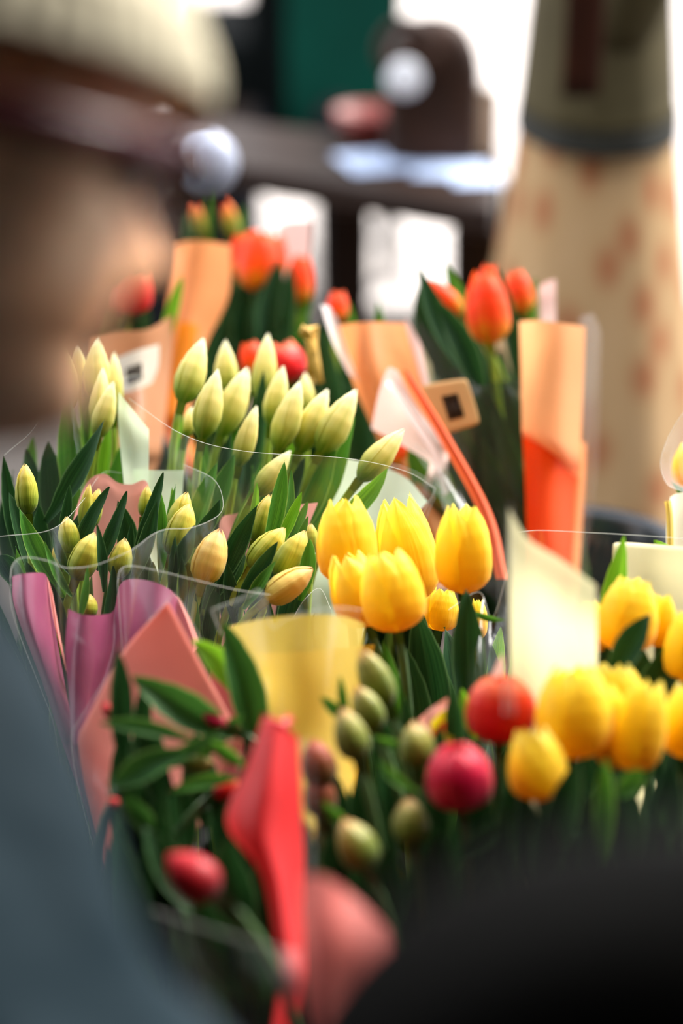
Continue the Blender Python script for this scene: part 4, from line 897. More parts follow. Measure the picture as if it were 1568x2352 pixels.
# small folded papers in the olive bunch
e = wrap('small orange and yellow green paper folds beside the stout olive bud', (.05, 1.25, .60))
sheet('paper', [[(962, 1650, 1.47), (990, 1626, 1.47), (1026, 1602, 1.47)], [(968, 1668, 1.47), (996, 1648, 1.465), (1032, 1622, 1.47)], [(990, 1760, 1.45), (1010, 1750, 1.45), (1040, 1740, 1.45)]], P_SALMON, e, nu=10, nv=10)
sheet('paper', [[(988, 1662, 1.46), (1014, 1634, 1.455), (1044, 1626, 1.46)], [(992, 1680, 1.46), (1016, 1660, 1.455), (1044, 1650, 1.46)], [(1000, 1760, 1.44), (1020, 1750, 1.44), (1040, 1750, 1.44)]], mat_paper('lime_paper', (212, 196, 20), .4), e, nu=10, nv=10)
sheet('paper', [[(990, 1684, 1.455), (1014, 1660, 1.45), (1044, 1654, 1.455)], [(996, 1720, 1.455), (1016, 1720, 1.45), (1044, 1720, 1.455)], [(1004, 1820, 1.43), (1020, 1820, 1.43), (1040, 1820, 1.43)]], mat_paper('burnt_orange_paper', (226, 96, 36), .4), e, nu=10, nv=10)
sheet('paper', [[(1126, 1560, 1.45), (1138, 1530, 1.45), (1152, 1500, 1.45)], [(1136, 1580, 1.45), (1148, 1560, 1.45), (1158, 1530, 1.45)], [(1140, 1640, 1.45), (1150, 1640, 1.45), (1160, 1640, 1.45)]], P_WHITE, e, nu=8, nv=10)

# upright orange bunch: peach panel
e = wrap('peach paper over bright orange paper on the upright orange tulip bunch', (.24, 2.03, .62), root=rootO)
sheet('paper', [[(1192, 738, 2.02), (1230, 736, 2.00), (1290, 742, 2.00), (1344, 750, 2.03)],
                [(1196, 860, 2.02), (1234, 860, 2.00), (1290, 862, 2.00), (1340, 866, 2.03)],
                [(1198, 985, 2.01), (1236, 1000, 1.99), (1290, 1036, 1.99), (1332, 1062, 2.02)]], P_PEACHL, e, nu=20, nv=20)
sheet('paper', [[(1198, 975, 2.018), (1236, 990, 1.998), (1290, 1026, 1.998), (1330, 1060, 2.028)],
                [(1204, 1080, 2.01), (1240, 1100, 1.99), (1280, 1120, 1.99), (1320, 1130, 2.02)],
                [(1212, 1320, 1.98), (1240, 1320, 1.96), (1280, 1320, 1.96), (1310, 1320, 1.98)]], P_ORANGE, e, nu=20, nv=20)
sheet('paper', [[(1316, 1000, 2.035), (1330, 1010, 2.035), (1346, 1020, 2.045)], [(1316, 1120, 2.025), (1330, 1120, 2.025), (1342, 1120, 2.035)], [(1306, 1320, 1.985), (1316, 1320, 1.985), (1330, 1320, 1.995)]], P_PEACH, e, nu=8, nv=14)
sheet('film', [[(1330, 730, 2.04), (1360, 720, 2.06), (1380, 760, 2.08)], [(1335, 900, 2.03), (1362, 900, 2.05), (1378, 920, 2.07)], [(1340, 1100, 2.02), (1360, 1100, 2.04), (1370, 1110, 2.05)], [(1310, 1330, 1.99), (1330, 1330, 2.0), (1340, 1330, 2.01)]], mat_film('frosted_film', .12), e, nu=16, nv=24)
sheet('film', [[(955, 730, 2.00), (1080, 872, 1.985), (1130, 878, 1.98), (1195, 872, 1.99)], [(990, 900, 1.99), (1070, 960, 1.975), (1130, 970, 1.975), (1196, 970, 1.98)], [(1080, 1300, 1.96), (1110, 1300, 1.95), (1150, 1300, 1.95), (1200, 1300, 1.96)]], mat_film('green_tinted_film', .03, (.42, .55, .36, 1)), e, nu=24, nv=24)
sheet('paper', [[(1236, 660, 2.12), (1252, 648, 2.12), (1276, 640, 2.12)], [(1240, 700, 2.12), (1256, 700, 2.12), (1276, 700, 2.12)], [(1246, 800, 2.10), (1260, 800, 2.10), (1276, 800, 2.10)]], P_WHITE, e, nu=8, nv=10)
# folded peach cone in the middle
e = wrap('folded peach paper cone with whitish strips for cellophane highlights', (.08, 2.02, .62), root=rootM)
sheet('paper', [[(770, 748, 2.06), (840, 740, 2.03), (930, 742, 2.06)], [(800, 850, 2.05), (860, 850, 2.01), (960, 850, 2.05)], [(845, 960, 2.03), (900, 980, 2.00), (1000, 980, 2.03)], [(980, 1250, 1.97), (1010, 1250, 1.96), (1060, 1250, 1.97)]], P_PEACH, e, nu=20, nv=26)
sheet('paper', [[(930, 730, 2.09), (950, 760, 2.08), (990, 840, 2.08)], [(950, 850, 2.07), (970, 880, 2.06), (1000, 930, 2.06)], [(1000, 1000, 2.04), (1010, 1020, 2.04), (1030, 1050, 2.04)]], P_WHITE, e, nu=10, nv=12)
sheet('film_highlight', [[(736, 700, 2.04), (756, 704, 2.03), (775, 730, 2.03)], [(765, 790, 2.03), (785, 800, 2.02), (800, 810, 2.02)], [(800, 860, 2.02), (815, 870, 2.01), (826, 880, 2.01)]], mat_film('film_highlight_white', .6), e, nu=8, nv=16)  # whitish strip that paints the highlight on the cellophane
sheet('paper', [[(852, 985, 1.97), (870, 900, 1.965), (890, 846, 1.96), (912, 850, 1.955)], [(900, 1010, 1.96), (920, 960, 1.955), (930, 930, 1.95), (955, 930, 1.95)], [(985, 1060, 1.95), (1000, 1050, 1.945), (1010, 1030, 1.94), (1030, 1030, 1.94)]], P_WHITE, e, nu=14, nv=14)
sheet('film_highlight', [[(884, 880, 1.94), (898, 872, 1.935), (912, 876, 1.94)], [(930, 950, 1.93), (946, 944, 1.925), (958, 940, 1.93)], [(985, 1040, 1.92), (1000, 1030, 1.915), (1010, 1020, 1.92)], [(1020, 1140, 1.91), (1030, 1130, 1.905), (1040, 1130, 1.91)]], mat_film('film_highlight_white', .6), e, nu=8, nv=24)  # second whitish strip, also a painted film highlight
sheet('paper_edge', [[(920, 850, 1.95), (932, 850, 1.94), (946, 862, 1.945)], [(1010, 1010, 1.93), (1024, 1000, 1.92), (1036, 1006, 1.925)], [(1100, 1180, 1.90), (1116, 1170, 1.89), (1130, 1180, 1.895)], [(1140, 1330, 1.87), (1156, 1330, 1.86), (1168, 1330, 1.865)]], mat_paper('rust_paper', (240, 110, 60), .4), e, nu=8, nv=40)
sheet('film', [[(940, 1020, 1.93), (970, 1030, 1.92), (1000, 1060, 1.92)], [(1000, 1120, 1.90), (1030, 1120, 1.89), (1060, 1140, 1.89)], [(1060, 1290, 1.86), (1090, 1290, 1.85), (1120, 1290, 1.85)]], mat_film('frosted_film', .12), e, nu=14, nv=20, edge='t')
# straw bow
bm = bmesh.new()
tube(bm, [W(*p) for p in [(712, 880, 1.98), (714, 840, 1.975), (712, 790, 1.97), (704, 756, 1.97), (722, 752, 1.975), (720, 790, 1.975), (726, 830, 1.97), (734, 880, 1.97)]], .0034, 8)
tube(bm, [W(*p) for p in [(712, 775, 1.965), (690, 765, 1.96), (694, 752, 1.965), (716, 770, 1.962)]], .0026, 8)
tag(obj('straw_bow', bm, mat_plain('raffia', (236, 190, 96), .6, .3, .15, 60)), 'straw coloured raffia bow behind the tall cream tulips', 'bow')
# far bunch papers
e = wrap('peach paper sheet on the far orange tulip bunch', (-.14, 2.30, .62), root=rootO1)
sheet('paper', [[(398, 562, 2.20), (450, 552, 2.18), (530, 562, 2.20)], [(385, 680, 2.19), (440, 680, 2.17), (525, 680, 2.19)], [(370, 800, 2.17), (420, 800, 2.15), (470, 800, 2.17)], [(370, 960, 2.12), (400, 960, 2.11), (430, 960, 2.12)]], P_PEACH, e, nu=16, nv=20)
sheet('paper', [[(410, 740, 2.155), (430, 740, 2.15), (455, 750, 2.155)], [(395, 850, 2.14), (415, 850, 2.135), (440, 850, 2.14)], [(380, 960, 2.11), (400, 960, 2.105), (420, 960, 2.11)]], mat_paper('amber_paper', (236, 150, 20), .5), e, nu=8, nv=12)
sheet('paper', [[(636, 520, 2.36), (670, 508, 2.36), (716, 506, 2.36)], [(640, 580, 2.35), (675, 580, 2.35), (712, 580, 2.35)], [(640, 760, 2.33), (670, 760, 2.33), (690, 760, 2.33)]], P_WHITE, e, nu=10, nv=14)
e = wrap('tan paper wrap beside the person\'s chin with a white price sticker', (-.33, 2.12, .62), root=rootS)
sheet('paper', [[(200, 770, 2.08), (270, 760, 2.06), (340, 756, 2.06), (400, 720, 2.10)], [(200, 860, 2.07), (270, 860, 2.05), (330, 860, 2.05), (390, 860, 2.09)], [(240, 1040, 2.02), (280, 1040, 2.0), (320, 1040, 2.0), (370, 1040, 2.03)]], P_TAN, e, nu=20, nv=20)
sheet('sticker', [[(250, 830, 2.035), (310, 806, 2.03), (366, 790, 2.04)], [(256, 870, 2.03), (310, 856, 2.025), (364, 840, 2.035)], [(262, 905, 2.025), (310, 896, 2.02), (350, 880, 2.03)]], mat_paper('sticker_paper', (226, 214, 196), .1), e, nu=10, nv=8)
bm = bmesh.new()
for i in range(7):
    a = W(292 + i * 5, 846 - i * 2, 2.018); b = W(294 + i * 5, 884 - i * 2, 2.014)
    tube(bm, [a, b], .0006 if i % 2 else .0011, 4)
INK = mat_plain('label_ink', (60, 50, 44), .7, .2, .1, 20)
st = [c for c in e.children if c.name.startswith('sticker')][0]
obj('barcode', bm, INK, st)
# barcode tag in the middle
e = empty('price_tag', W(1035, 990, 1.96), 'tan barcode tag stuck between the peach cone and the dark leaves', 'tag')
TAGM = mat_paper('tan_card', (226, 178, 116), .15)
bm = bmesh.new()
def tagfn(u, v):
    a = catmull([W(968, 884, 1.965), W(1072, 868, 1.95)], u); b = catmull([W(1008, 1002, 1.955), W(1104, 974, 1.94)], u)
    p = a.lerp(b, v)
    cx, cy = abs(u - .5) * 2, abs(v - .5) * 2
    k = 1 - .06 * (cx * cy) ** 4
    c = (W(968, 884, 1.965) + W(1072, 868, 1.95) + W(1008, 1002, 1.955) + W(1104, 974, 1.94)) / 4
    return c + (p - c) * k
grid(bm, tagfn, 14, 12); card = obj('card', bm, TAGM, e, solid=.0006)
bm = bmesh.new()
for i in range(14):
    u = .34 + i * .026; w = (.0003, .0005, .00025, .0006)[i % 4]
    a, b = tagfn(u, .28) - F * .001, tagfn(u, .76) - F * .001
    tube(bm, [a, b], w, 4)
obj('barcode', bm, INK, card)

#==================================================================== buckets
bucket((-.12, 1.62), .16, .27, 'black bucket holding the small green bud bunches')
bucket((.06, 1.24), .15, .27, 'black bucket holding the olive and red tulips in front')
bucket((-.16, 2.28), .15, .25, 'black bucket holding the far orange tulip bunch')
bucket((.13, 1.53), .10, .25, 'narrow black bucket holding the open yellow tulips in the centre')
bucket((.02, 2.05), .075, .23, 'small black bucket under the folded peach paper cone')
pb = G(1330, 1375, .72)
bucket((pb.x, pb.y + .10), .11, .27, 'black bucket with a shining rim holding the upright orange bunch', mat=mat_plain('glossy_black_plastic', (40, 46, 54), .18, .7, .05, 20))

#==================================================================== people
def skin_obj(name, V, E, rad, mat, parent, sub=2, extra=None):
    me = bpy.data.meshes.new(name); me.from_pydata([tuple(v) for v in V], E, []); me.update()
    o = bpy.data.objects.new(name, me); COL.objects.link(o)
    sk = o.modifiers.new('skin', 'SKIN'); sk.use_smooth_shade = True
    lay = me.skin_vertices[0].data if me.skin_vertices else None
    if lay is None:
        return o
    for i, r in enumerate(rad): lay[i].radius = (r, r) if not isinstance(r, tuple) else r
    lay[0].use_root = True
    sb = o.modifiers.new('sub', 'SUBSURF'); sb.levels = sub; sb.render_levels = sub
    return o
def skinned_bm(V, E, rad, sub=2):
    """evaluate a skinned skeleton to plain geometry"""
    me = bpy.data.meshes.new('tmp'); me.from_pydata([tuple(v) for v in V], E, []); me.update()
    o = bpy.data.objects.new('tmp', me); COL.objects.link(o)
    o.modifiers.new('skin', 'SKIN')
    if not me.skin_vertices:
        bpy.context.view_layer.objects.active = o
        me.attributes  # layer is made by the modifier on first use
    sv = me.skin_vertices[0].data
    for i, r in enumerate(rad): sv[i].radius = (r, r) if not isinstance(r, tuple) else r
    sv[0].use_root = True
    sb = o.modifiers.new('sub', 'SUBSURF'); sb.levels = sub; sb.render_levels = sub
    dg = bpy.context.evaluated_depsgraph_get(); ev = o.evaluated_get(dg)
    m2 = bpy.data.meshes.new_from_object(ev)
    bm = bmesh.new(); bm.from_mesh(m2)
    bpy.data.objects.remove(o)
    return bm
XF = [(0, .035), (.008, .066), (.022, .084), (.036, .084), (.05, .077), (.06, .086), (.067, .083), (.074, .087), (.083, .080), (.1, .080), (.118, .080), (.132, .089), (.16, .088), (.185, .074), (.21, .046), (.225, .018), (.23, 0)]
XB = [(0, .0), (.02, -.02), (.05, -.06), (.1, -.092), (.15, -.1), (.185, -.086), (.21, -.052), (.225, -.02), (.23, 0)]
WW = [(0, .012), (.01, .03), (.03, .044), (.06, .058), (.1, .067), (.14, .075), (.175, .070), (.205, .046), (.222, .02), (.23, 0)]
NO = [(.07, 0), (.077, .014), (.084, .030), (.092, .028), (.105, .018), (.118, .008), (.128, 0)]
def head_bm():
    bm = bmesh.new()
    def fn(u, v):
        z = .2299 * v ** .95
        th = u * 2 * PI
        w = interp(WW, z); c, s = math.cos(th), math.sin(th)
        y = w * s; fx = interp(XF, z); bx = interp(XB, z)
        x = (abs(c) ** .9) * (fx if c > 0 else bx)
        if c > 0:
            x += interp(NO, z) * math.exp(-(y / (.010 + .006 * (z < .092))) ** 2)
            for sy in (-1, 1):
                x -= .011 * math.exp(-((y - sy * .032) / .015) ** 2 - ((z - .117) / .010) ** 2)
                x += .004 * math.exp(-((y - sy * .030) / .020) ** 2 - ((z - .136) / .007) ** 2)
                x += .003 * math.exp(-((y - sy * .040) / .016) ** 2 - ((z - .092) / .016) ** 2)
        return Vector((x, y, z))
    grid(bm, fn, 56, 60, closed=True)
    bm.verts.ensure_lookup_table()
    for ed in [[e for e in bm.edges if e.is_boundary]]:
        bmesh.ops.holes_fill(bm, edges=ed, sides=0)
    # ears
    for sy in (-1, 1):
        tube(bm, [Vector((-.012 + .016 * math.cos(a), sy * (.078 + .006 * math.cos(a)), .105 + .028 * math.sin(a))) for a in [PI * .35 * i / 2 + .3 for i in range(9)]], .0055, 8)
        bmesh.ops.create_uvsphere(bm, u_segments=12, v_segments=8, radius=1, matrix=Matrix.Translation((-.012, sy * .073, .108)) @ Matrix.Diagonal((.014, .006, .026, 1)))
    bmesh.ops.recalc_face_normals(bm, faces=bm.faces)
    return bm
def add_bm(dst, src, M=None):
    if M: bmesh.ops.transform(src, matrix=M, verts=src.verts)
    me = bpy.data.meshes.new('t'); src.to_mesh(me); src.free(); dst.from_mesh(me); bpy.data.meshes.remove(me)
def hand_bm(wrist, direc, palm_n, s=1.0, side=1):
    """palm with four bent fingers and a thumb, as skinned chains"""
    d = direc.normalized(); n = palm_n.normalized(); a = d.cross(n).normalized() * side
    bm = bmesh.new()
    V = [wrist, wrist + d * .035 * s, wrist + d * .075 * s]
    add_bm(bm, skinned_bm(V, [(0, 1), (1, 2)], [(.022 * s, .016 * s), (.036 * s, .014 * s), (.034 * s, .013 * s)], 1))
    for k, (off, L) in enumerate([(-.027, .066), (-.009, .074), (.009, .070), (.026, .056)]):
        p0 = wrist + d * .065 * s + a * off * s
        p1 = wrist + d * (.085) * s + a * off * 1.1 * s
        p2 = p1 + (d * .85 + n * .4) * L * .42 * s; p3 = p2 + (d * .5 + n * .85) * L * .32 * s; p4 = p3 + (d * .2 + n) * L * .22 * s
        add_bm(bm, skinned_bm([p0, p1, p2, p3, p4], [(0, 1), (1, 2), (2, 3), (3, 4)], [x * s for x in (.009, .0092, .0085, .008, .0068)], 1))
    t0 = wrist + d * .02 * s - a * .022 * s; t1 = t0 + (d * .5 - a * .8 + n * .3) * .034 * s; t2 = t1 + (d * .8 - a * .3 + n * .4) * .03 * s; t3 = t2 + (d * .9 + n * .4) * .022 * s
    add_bm(bm, skinned_bm([t0, t1, t2, t3], [(0, 1), (1, 2), (2, 3)], [x * s for x in (.013, .0115, .010, .008)], 1))
    return bm
def frame_m(o, fx, ux, s=1.0):
    fx = fx.normalized(); ly = ux.cross(fx).normalized(); ux = fx.cross(ly).normalized()
    M = Matrix((fx, ly, ux)).transposed().to_4x4()
    return Matrix.Translation(o) @ M @ Matrix.Scale(s, 4)
SKIN = None
def mat_skin():
    m, n, l = nt('skin')
    p = principled(n, lin((255, 196, 152)), .6, .2); p.inputs['Subsurface Weight'].default_value = .15; p.inputs['Subsurface Radius'].default_value = (.01, .004, .002)
    tc = n.new('ShaderNodeTexCoord'); nz = n.new('ShaderNodeTexNoise'); nz.inputs['Scale'].default_value = 18; l.new(tc.outputs['Object'], nz.inputs[0])
    r = ramp(n, [(.35, lin((252, 180, 130))), (.65, lin((255, 212, 176)))]); l.new(nz.outputs['Fac'], r.inputs[0]); l.new(r.outputs[0], p.inputs['Base Color'])
    o = n.new('ShaderNodeOutputMaterial'); l.new(p.outputs[0], o.inputs[0]); return m
SKIN = mat_skin()

def bake(o, mat):
    dg = bpy.context.evaluated_depsgraph_get(); me = bpy.data.meshes.new_from_object(o.evaluated_get(dg))
    o.modifiers.clear(); o.data = me; me.materials.clear(); me.materials.append(mat)
    bm = bmesh.new(); bm.from_mesh(me)        # keep the one largest continuous piece
    seen = set(); best = []
    for v in bm.verts:
        if v in seen: continue
        st = [v]; comp = []; seen.add(v)
        while st:
            q = st.pop(); comp.append(q)
            for ed in q.link_edges:
                w2 = ed.other_vert(q)
                if w2 not in seen: seen.add(w2); st.append(w2)
        if len(comp) > len(best): best = comp
    keep = set(best); bmesh.ops.delete(bm, geom=[v for v in bm.verts if v not in keep], context='VERTS')
    bm.to_mesh(me); bm.free(); me.polygons.foreach_set('use_smooth', [True] * len(me.polygons))
    bpy.context.view_layer.update()
def person_left():
    tilt, yaw = R_(11), R_(26)
    up = X * math.sin(tilt) + U * math.cos(tilt)
    f0 = X * math.cos(tilt) - U * math.sin(tilt)
    fw = f0 * math.cos(yaw) + F * math.sin(yaw)
    s = .93; d = .90
    org = W(270, 420, d) - fw * .08 * s - up * .117 * s
    HM = frame_m(org, fw, up, s)
    foot = Vector((org.x - .32, org.y + .1, 0))
    e = empty('person', foot, 'person in a beige knitted cap, glasses and dark teal jacket bending over the tulips', 'person')
    def H(x, y, z): return HM @ Vector((x, y, z))
    # joints
    neck = H(-.06, 0, .015); c7 = H(-.19, 0, -.03)
    shR = W(-350, 1640, .86); shL = shR + Vector((-.06, .34, .02))
    chest = (shR + shL) / 2 + Vector((-.15, 0, -.08)); waist = chest + Vector((-.12, 0, -.26)); pel = waist + Vector((-.06, 0, -.16))
    elR = W(120, 2540, .80); wrR = elR + Vector((.06, .02, -.22)); elL = shL + Vector((-.04, .06, -.27)); wrL = elL + Vector((.05, -.02, -.22))
    hipR = pel + Vector((0, -.09, -.04)); hipL = pel + Vector((0, .09, -.04))
    knR = Vector((foot.x + .03, hipR.y, .46)); knL = Vector((foot.x + .10, hipL.y, .46))
    anR = Vector((foot.x - .06, hipR.y, .09)); anL = Vector((foot.x + .04, hipL.y, .09))
    toR = anR + Vector((.16, 0, -.055)); toL = anL + Vector((.16, 0, -.055))
    V = [pel, waist, chest, c7, neck, H(-.01, 0, .08), shR, elR, wrR, shL, elL, wrL, hipR, knR, anR, toR, hipL, knL, anL, toL]
    E = [(0, 1), (1, 2), (2, 3), (3, 4), (4, 5), (2, 6), (6, 7), (7, 8), (2, 9), (9, 10), (10, 11), (0, 12), (12, 13), (13, 14), (14, 15), (0, 16), (16, 17), (17, 18), (18, 19)]
    rad = [.11, .10, .095, .05, .052, .05, .034, .034, .026, .034, .034, .026, .085, .06, .04, .03, .085, .06, .04, .03]
    bm = skinned_bm(V, E, rad)
    add_bm(bm, head_bm(), HM)
    add_bm(bm, hand_bm(wrR, wrR - elR, Vector((1, 0, 0)), 1.0, 1)); add_bm(bm, hand_bm(wrL, wrL - elL, Vector((1, 0, 0)), 1.0, -1))
    body = obj('body', bm, SKIN, e)
    md = body.modifiers.new('fuse', 'REMESH'); md.mode = 'VOXEL'; md.voxel_size = .0035; md.use_smooth_shade = True; bake(body, SKIN)
    # eyes, lips
    for sy in (-1, 1):
        bm = bmesh.new(); bmesh.ops.create_uvsphere(bm, u_segments=20, v_segments=12, radius=.0118, matrix=HM @ Matrix.Translation((.071, sy * .031, .117)))
        obj('eye', bm, mat_plain('eye_white', (226, 222, 214), .2, .5, .03, 10), e)
    bm = bmesh.new()
    for zz, rr in ((.074, .0045), (.0655, .005)):
        tube(bm, [H(.085 - (t / .024) ** 2 * .012, t, zz) for t in [-.024 + .004 * i for i in range(13)]], [rr * (1 - abs(i - 6) / 6.5) + .0005 for i in range(13)], 8)
    obj('lips', bm, mat_plain('lips', (196, 104, 92), .4, .4, .08, 60), e)
    # hair below the cap
    HAIR = mat_plain('grey_hair', (150, 120, 92), .6, .3, .3, 160, bump=.4)
    bm = bmesh.new()
    def hf(u, v):
        th = PI * .52 + u * PI * .96; z = .06 + .10 * v
        w = interp(WW, z) + .007; bx = interp(XB, z) - .007; c, s2 = math.cos(th), math.sin(th)
        return H((abs(c) ** .9) * bx, w * s2, z) + up * .0
    grid(bm, hf, 30, 12); obj('hair', bm, HAIR, e, solid=.006)
    # knitted cap with a turned-up band
    def capm(z0, z1, off, name, mat):
        bm = bmesh.new()
        def fn(u, v):
            z = z0 + (z1 - z0) * v; th = u * 2 * PI; c, s2 = math.cos(th), math.sin(th)
            w = interp(WW, min(z, .2299)) + off; fx = interp(XF, min(z, .2299)) + off; bx = interp(XB, min(z, .2299)) - off
            rib = 1 + .012 * math.sin(u * 2 * PI * 60)
            return H((abs(c) ** .9) * (fx if c > 0 else bx) * rib, w * s2 * rib, z + (off * 1.0 if v > .9 else 0) - .012 * (c < 0) * abs(c))
        grid(bm, fn, 240, 16, closed=True); return obj(name, bm, mat, e, solid=.004)
    CAP = mat_plain('beige_knit', (240, 230, 200), .85, .15, .12, 90, bump=.3)
    capm(.160, .2299, .014, 'cap', CAP); capm(.150, .190, .017, 'cap_band', CAP)
    # jacket
    JK = mat_plain('teal_jacket', (18, 38, 47), .75, .12, .12, 5, bump=.5, bscale=11)
    V = [pel + Vector((0, 0, .02)), waist, chest, c7 + Vector((-.005, 0, -.015)), shR, (shR + elR) / 2, elR, wrR - (wrR - elR) * .12, shL, (shL + elL) / 2, elL, wrL - (wrL - elL) * .12, H(-.12, 0, -.015)]
    E = [(0, 1), (1, 2), (2, 3), (2, 4), (4, 5), (5, 6), (6, 7), (2, 8), (8, 9), (9, 10), (10, 11), (3, 12)]
    rad = [.16, .15, .165, .105, .082, .072, .066, .048, .08, .07, .062, .045, .058]
    bm = skinned_bm(V, E, rad, 5)
    for v in bm.verts:   # drag folds in the cloth
        q = v.co
        w1 = noise.noise(Vector(((q.x * .8 + q.z * .6) * 13, q.y * 4, (q.z * .8 - q.x * .6) * 5)))
        w2 = noise.noise(Vector((q.x * 8 + 3, q.y * 6, q.z * 8)))
        ph = (q.x * .75 + q.z * .66) / .085 + 1.6 * w2 + q.y * 3
        k = .006 + .013 * math.sin(ph * 1.3 * PI) * (.75 + w1) + .018 * (1 - abs(w1)) ** 3 - .014 + .012 * w2 + noise.noise(q * 40) * .002
        v.co = q + v.normal * k
    obj('jacket', bm, JK, e)
    TR = mat_plain('charcoal_trousers', (38, 40, 46), .7, .2, .1, 20)
    V = [pel, hipR, knR, anR, hipL, knL, anL]
    bm = skinned_bm(V, [(0, 1), (1, 2), (2, 3), (0, 4), (4, 5), (5, 6)], [.15, .1, .078, .06, .1, .078, .06]); obj('trousers', bm, TR, e)
    for a, t in ((anR, toR), (anL, toL)):
        bm = skinned_bm([a + Vector((-.03, 0, -.045)), a + Vector((.05, 0, -.04)), t + Vector((0, 0, .005))], [(0, 1), (1, 2)], [(.04, .045), (.045, .05), (.042, .036)]); obj('shoe', bm, mat_plain('black_leather', (20, 18, 18), .35, .5, .1, 30), e)
    # glasses
    g = empty('glasses', H(.09, 0, .118), 'maroon framed glasses worn by the person on the left', 'glasses')
    FR = mat_plain('maroon_acetate', (92, 34, 44), .25, .5, .15, 40)
    bm = bmesh.new()
    for sy in (-1, 1):
        L = [H(.099 - abs(math.cos(a)) * .001 - .006 * (abs(sy * .033 + .026 * math.cos(a)) / .06), sy * .033 + .027 * math.cos(a), .112 + .021 * math.sin(a)) for a in [2 * PI * i / 28 for i in range(29)]]
        tube(bm, L, [.0010 + .0052 * max(0, math.sin(2 * PI * i / 28)) for i in range(29)], 8)
    tube(bm, [H(.100, -.009, .118), H(.103, 0, .121), H(.100, .009, .118)], .003, 8)
    obj('front_frame', bm, FR, g)
    for sy in (-1, 1):
        bm = bmesh.new(); tube(bm, [H(.094, sy * .060, .118), H(.07, sy * .078, .121), H(.03, sy * .082, .121), H(-.012, sy * .084, .122), H(-.03, sy * .083, .112), H(-.036, sy * .081, .095)], [.0066, .0085, .0085, .0078, .005, .003], 10)
        obj('temple_arm', bm, FR, g)
        bm = bmesh.new()
        def lf(u, v): 
            a = 2 * PI * u; rr = v
            return H(.0985 - .006 * (abs(sy * .033 + .026 * rr * math.cos(a)) / .06), sy * .033 + .0255 * rr * math.cos(a), .112 + .0195 * rr * math.sin(a))
        grid(bm, lf, 28, 4, closed=True); obj('lens', bm, FILM, g)
person_left()

